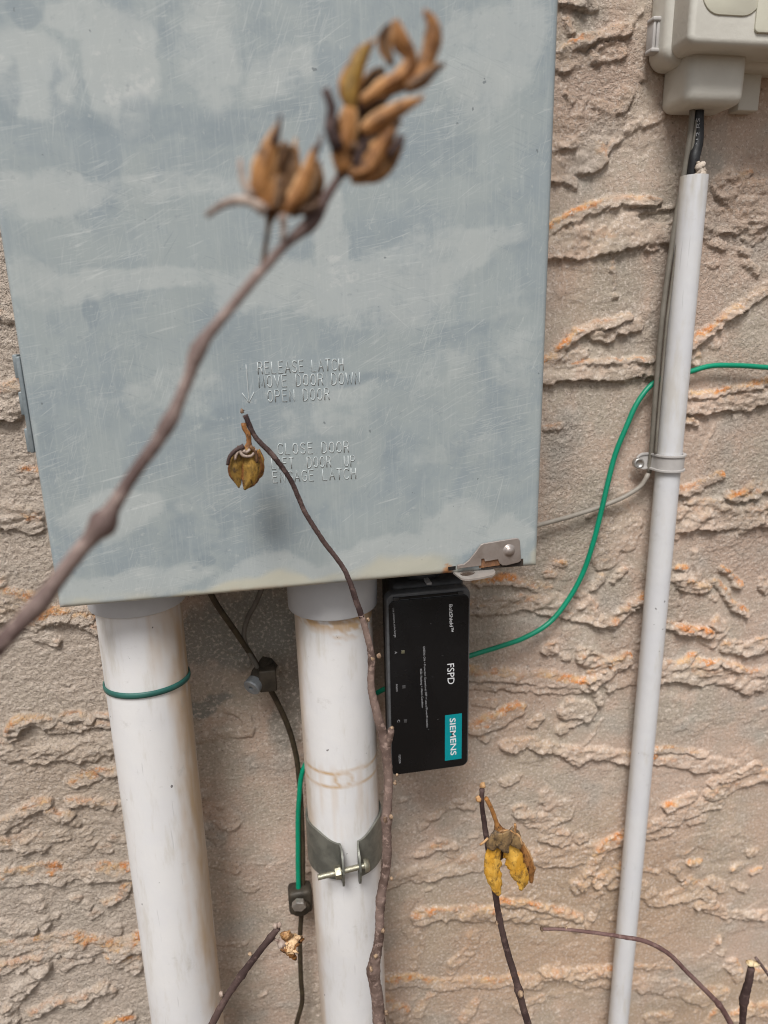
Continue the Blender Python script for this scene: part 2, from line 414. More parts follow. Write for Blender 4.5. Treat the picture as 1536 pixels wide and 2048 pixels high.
# ------------------------------------------------------------------ the stucco wall
RIDGES = [
 # width px, height mm, orange, points
 (20,3,.3,[(0,630),(28,635)]),(60,6,.3,[(-20,805),(20,800),(45,785)]),(20,2,.5,[(50,950),(80,955)]),
 (50,5,.4,[(-20,1030),(20,1030),(60,1045)]),(44,5,1,[(-20,1190),(20,1195),(62,1205)]),(36,5,.1,[(-20,1230),(20,1235),(60,1245)]),
 (26,6,.9,[(84,1240),(110,1232),(132,1232)]),(22,6,.6,[(60,1255),(100,1243),(135,1240),(172,1243)]),(20,4,.2,[(120,1240),(150,1230),(175,1222)]),(20,4,.2,[(165,1250),(200,1264)]),
 (22,4,.2,[(65,1270),(85,1280),(105,1287)]),(22,7,1,[(22,1465),(40,1445),(65,1440),(98,1448)]),(16,5,.9,[(100,1458),(130,1462),(160,1463)]),
 (18,5,.6,[(128,1438),(150,1434),(178,1442)]),(12,4,.8,[(170,1458),(200,1455),(232,1452)]),(14,4,.9,[(195,1434),(226,1432)]),
 (45,4,.1,[(30,1500),(90,1510),(150,1502),(236,1492)]),(14,5,.8,[(-10,1492),(28,1492)]),(16,6,1,[(200,1545),(225,1548),(244,1535)]),
 (20,4,.8,[(150,1565),(188,1562)]),(14,2,.1,[(170,1555),(195,1545)]),
 (24,6,.8,[(5,1650),(35,1635),(70,1612),(90,1605)]),(18,4,.1,[(25,1655),(55,1640)]),(16,6,1,[(100,1620),(120,1632),(145,1628)]),(14,5,.9,[(140,1605),(180,1605)]),
 (16,5,.9,[(190,1612),(222,1610)]),(17,6,0,[(151,1645),(153,1646)]),(36,5,.3,[(-10,1690),(40,1685),(80,1690)]),(20,5,0,[(45,1705),(65,1695)]),(24,5,.2,[(90,1680),(125,1675)]),
 (20,4,.1,[(170,1670),(180,1690)]),(30,2.5,0,[(140,1715),(175,1700)]),(22,4,.2,[(205,1702),(215,1703)]),(16,3,.3,[(222,1680),(258,1685)]),
 (34,5,.5,[(-10,1760),(60,1752),(120,1750),(200,1744),(275,1742)]),(14,5,1,[(215,1805),(240,1795),(252,1775)]),(14,3,.6,[(143,1800),(154,1800)]),(13,3,.1,[(168,1812),(172,1812)]),(14,3,.1,[(180,1832),(192,1828)]),
 (22,5,.1,[(68,1805),(80,1830),(92,1850)]),(12,3,.1,[(104,1840),(112,1840)]),(22,4,.1,[(-10,1855),(40,1862),(62,1860)]),(24,4,.2,[(228,1855),(232,1862)]),
 (34,7,.8,[(150,1900),(190,1895),(230,1900),(290,1880)]),(28,4,.2,[(130,1930),(165,1915)]),(28,6,.7,[(220,1915),(260,1925),(268,1935)]),(12,4,.8,[(75,1905),(88,1895)]),
 (22,6,.7,[(-10,1940),(50,1930),(90,1915),(118,1900)]),(26,6,.3,[(85,1930),(65,1960),(40,1980),(25,2010),(10,2060)]),(20,6,.8,[(60,2030),(110,2005),(150,2010),(190,1985),(205,1975)]),(18,4,.2,[(212,1982),(222,1988)]),(24,5,.9,[(225,2050),(250,2044)]),
 (16,3,0,[(460,1420),(490,1435),(500,1465)]),(16,2,0,[(400,1480),(440,1470),(490,1465)]),(30,3,0,[(400,1600),(440,1635),(460,1650)]),(20,3,0,[(410,1665),(440,1685)]),(18,3,.1,[(420,1725),(470,1740)]),
 (24,2,0,[(490,1770),(500,1780)]),(10,2,0,[(430,1890),(490,1890)]),(14,2.5,0,[(440,1930),(490,1935)]),(14,2,0,[(450,1290),(500,1330)]),
 (14,4,.9,[(950,1168),(1010,1163),(1050,1168),(1100,1185)]),(36,4.5,.25,[(930,1212),(1010,1215),(1080,1208),(1130,1217),(1180,1228)]),(10,3,.7,[(1010,1200),(1060,1197)]),
 (18,6,.8,[(1130,1230),(1180,1240),(1225,1250),(1250,1225),(1285,1198)]),(14,4,.4,[(1155,1185),(1190,1212)]),(12,4,.3,[(1188,1178),(1205,1155)]),(10,4,.2,[(1225,1162),(1250,1140)]),
 (24,5,.5,[(1095,1300),(1108,1296)]),(16,4,.2,[(1130,1316),(1136,1320)]),(40,8,.5,[(1170,1310),(1200,1330),(1190,1355)]),(30,7,.6,[(1200,1352),(1225,1340),(1250,1325)]),(30,4,.1,[(1230,1370),(1280,1355)]),
 (24,5,1,[(930,1348),(1000,1350),(1050,1358),(1110,1363),(1180,1372)]),(12,3.5,0,[(935,1373),(1020,1376),(1080,1380),(1160,1385)]),(16,6,.1,[(1195,1388),(1198,1398)]),
 (14,3,.3,[(950,1405),(990,1408)]),(28,5,.7,[(950,1458),(1000,1440),(1035,1420)]),(12,3,.2,[(965,1470),(975,1482)]),(14,4,.5,[(1065,1455),(1082,1440)]),
 (40,5,.35,[(1140,1420),(1170,1425)]),(14,3,.2,[(1120,1462),(1160,1445)]),(24,6,.9,[(1010,1495),(1060,1490),(1110,1500),(1160,1510),(1220,1512),(1310,1518)]),(24,6,.7,[(1135,1512),(1160,1518)]),
 (6,1,0,[(1205,1440),(1180,1480),(1160,1500)]),(16,3,.2,[(1010,1570),(1035,1558)]),
 (14,3,.4,[(845,1660),(880,1625),(915,1610),(945,1620)]),(22,3.5,.5,[(840,1710),(880,1690),(905,1695)]),(34,4,.25,[(760,1762),(830,1755),(880,1745),(940,1728),(1000,1722),(1060,1717),(1150,1715),(1200,1700)]),
 (30,3,.1,[(910,1710),(925,1735)]),(24,4,.4,[(1040,1625),(1060,1640)]),(26,4,.5,[(1070,1650),(1090,1640),(1105,1650)]),(36,4,.2,[(1090,1670),(1120,1680)]),(40,3,.1,[(1100,1600),(1130,1630)]),(16,4,.4,[(1160,1680),(1172,1676)]),
 (22,9,1,[(1165,1765),(1185,1725),(1210,1695),(1250,1672)]),(16,5,.2,[(1148,1768),(1155,1782)]),(22,7,1,[(1195,1765),(1225,1745),(1250,1735)]),(20,5,.4,[(1225,1775),(1245,1770)]),(14,4,.1,[(1200,1790),(1195,1820),(1180,1850)]),
 (28,6,.7,[(840,1838),(865,1832),(920,1830),(990,1830)]),(16,6,.9,[(1005,1805),(1050,1810),(1095,1822),(1160,1835)]),(22,4,0,[(1000,1832),(1060,1837),(1160,1850)]),
 (20,2,0,[(820,1810),(812,1850),(840,1900)]),(12,3,.2,[(830,1900),(830,1942)]),(22,3,.2,[(950,1870),(945,1900),(910,1930),(905,1945)]),
 (24,6,.7,[(775,1967),(830,1965),(880,1972),(930,1968),(990,1970),(1020,1963),(1075,1970)]),(22,7,1,[(1095,1945),(1140,1950),(1180,1945),(1230,1942)]),(20,3,.1,[(1160,1967),(1225,1972)]),
 (18,5,.8,[(1068,2007),(1088,2000)]),(20,4,.3,[(1040,2010),(1060,2030)]),(28,4,.5,[(770,2005),(800,2035)]),(14,2,.2,[(860,1995),(840,2035)]),(16,3,.2,[(930,2040),(950,2010)]),
 (12,4,.7,[(1320,1248),(1355,1255)]),(22,6,.6,[(1362,1258),(1400,1260),(1420,1270)]),(18,4,.4,[(1400,1275),(1430,1285),(1450,1265)]),(6,3,0,[(1362,1205),(1362,1240)]),(26,5,.3,[(1436,1246),(1444,1250)]),
 (28,6,.6,[(1458,1295),(1490,1300),(1550,1290)]),(36,5,.2,[(1310,1345),(1355,1342),(1400,1352),(1460,1357),(1500,1372),(1550,1355)]),(14,6,.7,[(1358,1332),(1385,1315)]),(16,6,.7,[(1400,1325),(1430,1328)]),(12,6,.8,[(1440,1325),(1470,1335),(1500,1350),(1550,1340)]),(12,2,0,[(1510,1383),(1514,1388)]),
 (10,5,1,[(1295,1503),(1340,1503),(1380,1508),(1412,1515)]),(14,6,.8,[(1300,1520),(1350,1525)]),(26,5,.15,[(1355,1525),(1400,1535),(1440,1530),(1470,1540)]),(22,6,.4,[(1450,1555),(1490,1545),(1510,1535)]),
 (26,6,.8,[(1420,1590),(1460,1575),(1500,1560),(1550,1545)]),(16,4,.3,[(1428,1565),(1446,1566)]),(14,6,.9,[(1335,1612),(1360,1605),(1388,1590)]),(30,4,.15,[(1290,1655),(1350,1635),(1390,1615),(1440,1600)]),(14,3,.1,[(1300,1675),(1345,1660)]),(14,3,.1,[(1385,1645),(1410,1635)]),
 (28,5,.3,[(1275,1775),(1310,1800),(1350,1795),(1400,1780)]),(20,5,.6,[(1380,1770),(1400,1780),(1420,1800)]),(20,5,.4,[(1400,1810),(1440,1825),(1500,1835),(1550,1830)]),(18,5,.4,[(1425,1765),(1445,1775)]),(16,4,.3,[(1475,1773),(1490,1780)]),(12,4,.1,[(1345,1740),(1368,1758)]),(14,4,1,[(1382,1730),(1398,1728)]),(14,4,.4,[(1472,1742),(1484,1738)]),(12,4,.8,[(1508,1744),(1522,1738)]),(14,4,.4,[(1500,1712),(1510,1708)]),(8,3,.2,[(1280,1738),(1315,1745)]),
 (8,4,1,[(1428,1905),(1440,1880)]),(9,3,.4,[(1446,1910),(1452,1904)]),(7,3,.6,[(1262,1938),(1300,1940)]),(8,3,.8,[(1310,1938),(1345,1940)]),(34,4,.25,[(1250,1975),(1310,1975),(1360,1982),(1415,1997)]),(10,4,.8,[(1345,1962),(1375,1972)]),(24,4,.5,[(1435,1985),(1448,1990)]),(26,4,.5,[(1465,1930),(1480,1955)]),(26,4,.4,[(1510,1950),(1530,1952)]),
 (14,4,1,[(1420,2045),(1440,2020)]),(26,5,.9,[(1470,2035),(1500,2020)]),(30,5,.7,[(1520,2025),(1550,2015)]),(20,4,.8,[(1300,2040),(1340,2036)]),
 (16,4,.1,[(1100,0),(1150,5),(1190,5)]),(14,3,.2,[(1135,40),(1145,62)]),(22,5,.45,[(1130,104),(1150,88),(1180,78),(1220,68),(1255,57)]),(28,4,.1,[(1105,112),(1130,125),(1155,118)]),(30,4,.15,[(1195,112),(1205,102),(1235,106)]),(6,2,0,[(1250,60),(1265,40),(1295,5)]),
 (12,3,0,[(1283,150),(1297,155)]),(16,3,.1,[(1136,183),(1146,188)]),(6,2,0,[(1155,230),(1175,195)]),(24,3,.3,[(1195,210),(1206,212)]),(22,4,.2,[(1240,220),(1258,190)]),
 (14,3,.1,[(1190,318),(1215,292),(1245,265),(1285,247),(1325,236)]),(56,4.5,.25,[(1090,328),(1130,322),(1160,318),(1185,308)]),(14,4,.7,[(1095,297),(1150,285)]),(22,6,.1,[(1132,352),(1144,364)]),(60,2.5,.1,[(1120,260),(1180,270),(1220,240)]),
 (18,6,1,[(1090,462),(1140,440),(1180,415),(1220,402),(1270,403),(1312,404)]),(50,5,.1,[(1080,488),(1150,485),(1210,476),(1280,468),(1350,462)]),(8,3,.1,[(1240,440),(1290,425),(1350,410)]),(22,3,.1,[(1302,488),(1318,488)]),
 (60,4,.15,[(1458,370),(1490,395),(1530,390)]),(14,4,.3,[(1450,362),(1455,345),(1480,360),(1500,345)]),(50,4,.15,[(1395,445),(1440,448),(1500,438),(1550,420)]),(30,5.5,.1,[(1480,444),(1486,446)]),(18,3,.1,[(1420,480),(1447,490)]),(36,3,.1,[(1500,472),(1520,466)]),(18,3,.1,[(1490,502),(1502,508)]),(14,3,.1,[(1490,525),(1515,542)]),(14,3,.1,[(1422,527),(1430,528)]),
 (6,3,.2,[(1231,520),(1231,578)]),(9,4,.2,[(1231,538),(1231,543)]),(8,3,.2,[(1231,593),(1231,597)]),(14,7,1,[(1135,682),(1160,662),(1200,646),(1235,645),(1258,641)]),(20,4,.1,[(1188,668),(1222,675)]),(22,5,.1,[(1240,662),(1278,652)]),(14,5,.9,[(1085,728),(1115,710),(1130,690)]),(20,5,.1,[(1115,714),(1150,711),(1168,706)]),(10,3,.1,[(1202,710),(1212,716)]),
 (34,6,0,[(1080,745),(1150,742),(1230,742),(1320,735)]),(10,7,1,[(1080,729),(1150,726),(1200,722),(1310,721)]),(18,6,.75,[(1550,572),(1500,605),(1460,635),(1420,665),(1380,693)]),(24,4,.2,[(1380,700),(1395,722)]),(18,2,.2,[(1430,688),(1438,694)]),
 (14,6,.9,[(1360,792),(1400,790),(1440,785),(1480,775),(1550,763)]),(36,5,.1,[(1355,812),(1420,808),(1480,800),(1550,793)]),(16,4,.3,[(1380,845),(1390,850)]),(5,1.5,0,[(1400,920),(1435,850)]),
 (18,6,.9,[(1345,985),(1390,980),(1420,965),(1442,953)]),(16,5,.8,[(1465,995),(1490,990),(1515,990)]),(14,4,.3,[(1510,975),(1550,985)]),(44,5,.3,[(1340,1042),(1400,1037),(1470,1035),(1550,1035)]),(10,5,.7,[(1375,1008),(1420,1008),(1450,1018),(1550,1026)]),(20,4,.1,[(1340,1072),(1370,1060)]),
 (12,4,.8,[(1112,1132),(1130,1135)]),(12,4,.7,[(1095,1150),(1110,1155)]),(50,3,.3,[(1238,1030),(1230,1060),(1220,1090),(1215,1120)]),(30,3,.2,[(1270,1045),(1260,1090)]),
 (8,3,0,[(1388,1105),(1400,1158)]),(10,4,.8,[(1355,1140),(1372,1142)]),(22,6,.4,[(1358,1165),(1385,1175),(1408,1180)]),(14,5,.6,[(1445,1135),(1465,1145),(1482,1168)]),(14,5,.5,[(1430,1165),(1460,1185),(1475,1215),(1492,1226)]),(20,4,.2,[(1525,1168),(1536,1180)]),
 (14,3,.2,[(1095,855),(1120,850)]),(12,3,.1,[(1180,1035),(1200,1020)]),
]
def build_wall():
    fx = np.arange(-.36, .66, .00118); fz = np.arange(.30, 1.47, .00118)
    def ext(a, lo, hi):
        l = [a[0]]; s = .003
        while l[-1] > lo: l.append(l[-1]-s); s = min(s*1.12, .03)
        h = [a[-1]]; s = .003
        while h[-1] < hi: h.append(h[-1]+s); s = min(s*1.12, .03)
        return np.concatenate([np.array(l[1:])[::-1], a, np.array(h[1:])])
    xs = ext(fx, -1.6, 2.0); zs = ext(fz, -.05, 2.5)
    X, Z = np.meshgrid(xs, zs); nx = len(xs)
    wX = X +   .0060*(fbm(X*38, Z*38, 3, 3)-.5)+.0034*(fbm(X*300, Z*300, 5, 3, .6)-.5)
    wZ = Z + .0065*(fbm(X*38, Z*38, 9, 3)-.5)+.0030*(fbm(X*140, Z*140, 13, 3)-.5)+.0034*(fbm(X*330, Z*330, 11, 3, .6)-.5)
    rough = fbm(X*170, Z*220, 21, 4, .55); wid = fbm(X*75, Z*75, 27, 3, .6); brk = .55+.65*sstep(.34, .58, fbm(X*32, Z*45, 29, 4, .6)); slab = fbm(X*55, Z*210, 25, 4, .55)
    H = .0016*(fbm(X*22, Z*22, 1, 3)-.5)+.0005*(fbm(X*120, Z*120, 2, 4, .6)-.5)
    for k, (fx_, fz_, th, hh_) in enumerate(((9, 15, .56, .0006), (16, 27, .62, .0007))):     # thin torn skins of plaster
        H = H+hh_*sstep(th-.004, th+.05, fbm(wX*fx_, wZ*fz_, 201+k*7, 5, .55))
    base = H.copy()
    OR = np.zeros_like(X); RG = np.zeros_like(X)
    onoise = sstep(.42, .60, fbm(X*38, Z*60, 31, 5, .62))
    rng = random.Random(5)
    todo = []
    for w, h, o, pts in RIDGES:
        q = [P(x, y, -.003) for x, y in pts]
        sc = depth_at(q[0])/FPX
        todo.append((w*sc/2, h*.00082, o, [(a[0], a[2]) for a in q]))
    for k in range(120):                                            # crumbs and short trowel drags
        x, z = rng.uniform(-.4, .7), rng.uniform(.28, 1.5)
        a = rng.uniform(-.5, .35); l = rng.uniform(.001, .012)
        todo.append((rng.uniform(.0008, .0026), rng.uniform(.0009, .0022), rng.choice((0, 0, .1, .4)), [(x, z), (x+l*math.cos(a), z+l*math.sin(a))]))
    for k in range(260):                                            # the same relief goes on outside the picture
        x, z = rng.uniform(-1.5, 1.9), rng.uniform(.0, 2.45)
        if -.2 < x < .62 and .3 < z < 1.45: continue
        a = rng.uniform(-.4, .4); l = rng.uniform(.02, .12)
        todo.append((rng.uniform(.004, .009), rng.uniform(.002, .004), rng.choice((0, .3, .8)), [(x, z), (x+l/2*math.cos(a), z+l/2*math.sin(a)), (x+l, z+l*math.sin(a*.5))]))
    for hw, h, o, pts in todo:
        feath = rng.choice((.0008, .0014, .0028, .005)); bodyr = rng.choice((.3, .55, .8, 1.2))
        px = [p[0] for p in pts]; pz = [p[1] for p in pts]; pad = hw*2.2+.006
        i0, i1 = np.searchsorted(xs, [min(px)-pad, max(px)+pad]); j0, j1 = np.searchsorted(zs, [min(pz)-pad, max(pz)+pad])
        if i1-i0 < 2 or j1-j0 < 2: continue
        sl = np.s_[j0:j1, i0:i1]
        gx, gz = wX[sl], wZ[sl]
        best = np.full(gx.shape, 9.); sg = np.zeros(gx.shape)
        for (ax, az), (bx, bz) in zip(pts[:-1], pts[1:]):
            if bx < ax: ax, az, bx, bz = bx, bz, ax, az
            dx, dz = bx-ax, bz-az; L = dx*dx+dz*dz+1e-12
            t = np.clip(((gx-ax)*dx+(gz-az)*dz)/L, 0, 1)
            ex, ez = gx-(ax+dx*t), gz-(az+dz*t); d = np.sqrt(ex*ex+ez*ez)
            m = d < best; best = np.where(m, d, best); sg = np.where(m, ez, sg)
        hw = hw*(.60+1.05*wid[sl])
        q = best/hw; v = sg/hw                                      # v: +1 upper rim, -1 lower rim
        soft = np.where(v < 0, np.minimum(.9, .0009/hw), np.minimum(1.3, feath/hw))
        pr = 1-sstep(1-soft*.4, 1+soft, q)
        rg_ = bodyr
        body = .74+rg_*((rough[sl]-.42)+1.1*(slab[sl]-.45))+.20*np.clip(-v, -1, 1)
        hh = base[sl]+pr*h*np.clip(body, .12, 1.6)*brk[sl]
        up = hh > H[sl]; H[sl] = np.where(up, hh, H[sl])
        RG[sl] = np.maximum(RG[sl], pr*.32)
        om = pr*o*sstep(-.1, .6, v+(rough[sl]-.5)*1.6)*np.clip(onoise[sl]*1.0+.26*o, 0, 1)
        OR[sl] = np.where(up, np.maximum(om, OR[sl]*.6), OR[sl])
    OR = np.clip(OR*(.62+1.5*sstep(.38, .60, fbm(X*13, Z*22, 33, 3))), 0, 1)
    G = np.zeros_like(X); TN = np.zeros_like(X)
    wob = .03*(fbm(X*30, Z*30, 41, 4)-.5)
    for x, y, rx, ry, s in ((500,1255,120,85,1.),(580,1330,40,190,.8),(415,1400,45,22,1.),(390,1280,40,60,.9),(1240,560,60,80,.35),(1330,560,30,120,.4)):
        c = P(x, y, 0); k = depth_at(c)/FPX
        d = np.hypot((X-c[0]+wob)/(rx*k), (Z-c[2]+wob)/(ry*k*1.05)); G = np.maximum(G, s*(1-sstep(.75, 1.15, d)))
    for x, y, rx, ry, s in ((1450,2010,260,110,.55),(1250,2040,160,60,.4),(60,1215,90,40,.35),(850,2030,90,50,.25),(1150,1850,460,300,.55),(1000,1500,200,150,.2),(120,1600,150,250,.22),(1480,1650,200,200,.25),(1200,560,120,120,.15)):
        c = P(x, y, 0); k = depth_at(c)/FPX
        d = np.hypot((X-c[0]+wob)/(rx*k), (Z-c[2]+wob)/(ry*k*1.05)); TN = np.maximum(TN, s*(1-sstep(.3, 1.2, d)))
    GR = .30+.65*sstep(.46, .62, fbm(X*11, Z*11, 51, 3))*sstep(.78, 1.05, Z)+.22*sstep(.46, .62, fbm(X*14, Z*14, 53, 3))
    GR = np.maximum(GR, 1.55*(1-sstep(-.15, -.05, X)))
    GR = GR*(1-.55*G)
    H = H + .0011*GR*(fbm(X*300+fbm(X*90, Z*90, 64, 2)*2, Z*360, 61, 2, .6)-.5)
    n = X.size; co = np.empty((n, 3), np.float32); co[:, 0] = X.ravel(); co[:, 1] = -H.ravel(); co[:, 2] = Z.ravel()
    rr, cc = X.shape
    idx = np.arange(n, dtype=np.int32).reshape(rr, cc)
    quads = np.stack([idx[:-1, :-1], idx[:-1, 1:], idx[1:, 1:], idx[1:, :-1]], -1).reshape(-1, 4)
    me = bpy.data.meshes.new('stucco_wall')
    me.vertices.add(n); me.vertices.foreach_set('co', co.ravel())
    me.loops.add(quads.size); me.loops.foreach_set('vertex_index', quads.ravel())
    me.polygons.add(len(quads)); me.polygons.foreach_set('loop_start', np.arange(0, quads.size, 4, dtype=np.int32))
    me.polygons.foreach_set('use_smooth', np.ones(len(quads), bool))
    me.update(calc_edges=True)
    for nm, a in (('orange', OR), ('ridge', RG), ('grey', G), ('tan', TN), ('grain_and_light', GR)):
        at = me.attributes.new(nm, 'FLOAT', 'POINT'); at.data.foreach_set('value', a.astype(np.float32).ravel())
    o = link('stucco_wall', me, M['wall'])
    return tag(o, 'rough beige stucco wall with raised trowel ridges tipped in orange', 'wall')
build_wall()

# ------------------------------------------------------------------ grids that carry painted wear
def grid_obj(name, co, shape, attrs, mat, parent, closed=False):
    rr, cc = shape
    idx = np.arange(rr*cc, dtype=np.int32).reshape(rr, cc)
    if closed: idx = np.concatenate([idx, idx[:, :1]], 1)
    q = np.stack([idx[:-1, :-1], idx[:-1, 1:], idx[1:, 1:], idx[1:, :-1]], -1).reshape(-1, 4)
    co = (co.reshape(-1, 3)-root_loc(parent)).astype(np.float32)
    me = bpy.data.meshes.new(name)
    me.vertices.add(len(co)); me.vertices.foreach_set('co', co.ravel())
    me.loops.add(q.size); me.loops.foreach_set('vertex_index', q.ravel())
    me.polygons.add(len(q)); me.polygons.foreach_set('loop_start', np.arange(0, q.size, 4, dtype=np.int32))
    me.polygons.foreach_set('use_smooth', np.ones(len(q), bool))
    me.update(calc_edges=True)
    for nm, a in attrs.items():
        at = me.attributes.new(nm, 'FLOAT', 'POINT'); at.data.foreach_set('value', np.asarray(a, np.float32).ravel())
    return link(name, me, mat, parent)

# ------------------------------------------------------------------ electrical panel
YF = -.125
bl = P(118, 1220, YF); br = P(1078, 1131, YF)
XL, XR, ZB = float(bl[0]), float(br[0])-.0012, float((bl[2]+br[2])/2)
ZT = 1.52
panel = thing('electrical_panel', (XL+(XR-XL)/2, 0, ZB), 'large blue grey metal electrical panel with scuffed cover, stamped instructions and latch', 'electrical panel')
part('cabinet', rbox((XL+.006, -.108, ZB+.004), (XR-.006, .004, ZT-.004), .003), M['zinc'], panel)
def build_cover():
    R_ = .0035
    prof = [(a, R_-R_*math.cos(t), -R_+R_*math.sin(t)) for a, t in ((0, t) for t in np.linspace(0, math.pi/2, 5))]
    # the flat sheet, its rim rolled back on all four sides
    xs = np.arange(XL+R_, XR-R_+1e-9, (XR-XL-2*R_)/240); zs = np.arange(ZB+R_, ZT-R_+1e-9, (ZT-ZB-2*R_)/370)
    off = [(-.0165, 0), (-.012, 0)]
    def rim(n=5): return [(R_*(1-math.sin(t)), R_*(1-math.cos(t))) for t in np.linspace(0, math.pi/2, n)]  # (inset from the edge, set-back)
    rr = rim()                                                       # from flat (inset R, back 0) to the edge (inset 0, back R)
    ins = [a for a, b in rr[::1]]; back = [b for a, b in rr]
    ex = [XL+a for a in ins[::-1]][:-1]; eb = back[::-1][:-1]
    gx = np.concatenate([[XL, XL], ex, xs, [XR-a for a in ins][1:], [XR, XR]])
    bx = np.concatenate([[.016, .009], eb, np.zeros(len(xs)), back[1:], [.009, .016]])
    gz = np.concatenate([[ZB, ZB], [ZB+a for a in ins[::-1]][:-1], zs, [ZT-a for a in ins][1:], [ZT, ZT]])
    bz = np.concatenate([[.016, .009], eb, np.zeros(len(zs)), back[1:], [.009, .016]])
    X, Z = np.meshgrid(gx, gz); B = np.maximum(*np.meshgrid(bx, bz))
    Y = YF+B
    # gentle unevenness of pressed sheet
    Y = Y+.0005*(fbm(X*7, Z*7, 77, 2)-.5)*(B < 1e-6)
    L = np.zeros_like(X); D = np.zeros_like(X); C_ = np.zeros_like(X); RU = np.zeros_like(X)
    w1 = .024*(fbm(X*24, Z*24, 81, 4, .6)-.5); w2 = .024*(fbm(X*24, Z*24, 87, 4, .6)-.5)
    def blot(A, x, y, rx, ry, rot, s, soft=.5):
        c = P(x, y, YF); k = depth_at(c)/FPX
        dx = X-c[0]+w1; dz = Z-c[2]+w2; cr, sr = math.cos(math.radians(rot)), math.sin(math.radians(rot))
        d = np.hypot((dx*cr+dz*sr)/(rx*k), (-dx*sr+dz*cr)/(ry*k))
        np.maximum(A, s*(1-sstep(1-soft, 1+soft*.4, d)), out=A)
    for b in ((60,150,120,90,-30,.9),(250,150,70,130,0,.95),(190,60,120,50,-10,.7),(420,110,80,130,0,.6),(560,150,90,60,20,.5),(960,120,90,150,0,.65),(1040,60,60,120,0,.7),
              (90,390,160,50,5,.75),(330,370,260,35,4,.55),(660,480,40,170,0,.9),(700,560,130,70,10,.8),(800,560,180,120,20,.65),(930,520,140,50,30,.7),(560,560,160,60,8,.65),(300,560,260,40,6,.6),(60,560,80,60,0,.5),
              (340,790,160,50,12,.45),(230,1040,110,55,8,.85),(400,1010,80,50,0,.35),(260,1160,190,42,5,.8),(560,1150,170,50,5,.75),(760,1110,170,50,5,.85),(900,1060,90,60,20,.75),(1000,1060,70,40,0,.8),
              (690,830,90,70,30,.5),(880,760,110,40,30,.4),(1020,700,60,160,0,.45),(900,910,130,40,10,.4),(560,860,70,40,0,.35)): blot(L, *b)
    for b in ((60,30,70,35,0,.75),(130,200,38,60,0,.7),(20,200,40,90,0,.6),(330,60,40,80,0,.55),(510,60,60,90,0,.55),(380,250,400,45,3,.55),(860,330,160,70,0,.55),(190,625,22,42,0,.8),(95,660,40,70,0,.5),
              (420,830,150,28,15,.6),(620,780,160,24,12,.65),(860,700,240,20,20,.55),(380,930,110,80,20,.45),(400,1070,120,50,20,.55),(100,900,30,120,0,.55),(395,1112,22,16,20,.95),(380,1130,10,12,0,.9),(250,700,160,60,5,.35),
              (300,880,160,30,10,.4),(780,930,220,30,8,.4),(1010,860,60,120,0,.4),(760,640,120,60,0,.3),(500,690,60,100,0,.3),(960,1010,70,30,0,.35)): blot(D, *b)
    for b in ((420,1190,340,22,5,.75),(800,1140,130,36,5,.7),(1064,1112,16,30,0,.6),(760,1160,160,14,5,.6),(150,1205,60,16,5,.5)): blot(C_, *b)
    for b in ((893,1141,20,7,5,1.),(905,1131,16,4,0,.9),(1000,1136,44,5,5,.8)):
        blot(RU, *b)
    w1[:] = 0; w2[:] = 0
    RU = np.maximum(RU, .25*sstep(.58, .7, fbm(X*60, Z*60, 91, 3))*(1-sstep(0, .006, Z-ZB)))
    C_ = np.maximum(C_, .55*(1-sstep(.0, .010, Z-ZB))*sstep(.3, .6, fbm(X*40, Z*90, 92, 3)))
    D = D*sstep(.2, .5, fbm(X*60, Z*60, 93, 3)); L = L*(.75+.5*fbm(X*50, Z*50, 95, 3))
    co = np.stack([X, Y, Z], -1)
    return grid_obj('cover', co, X.shape, {'light': np.clip(L, 0, 1), 'dark': np.clip(D*.9, 0, 1), 'cream': np.clip(C_, 0, 1), 'rust': RU}, M['panel'], panel)
cover = build_cover()

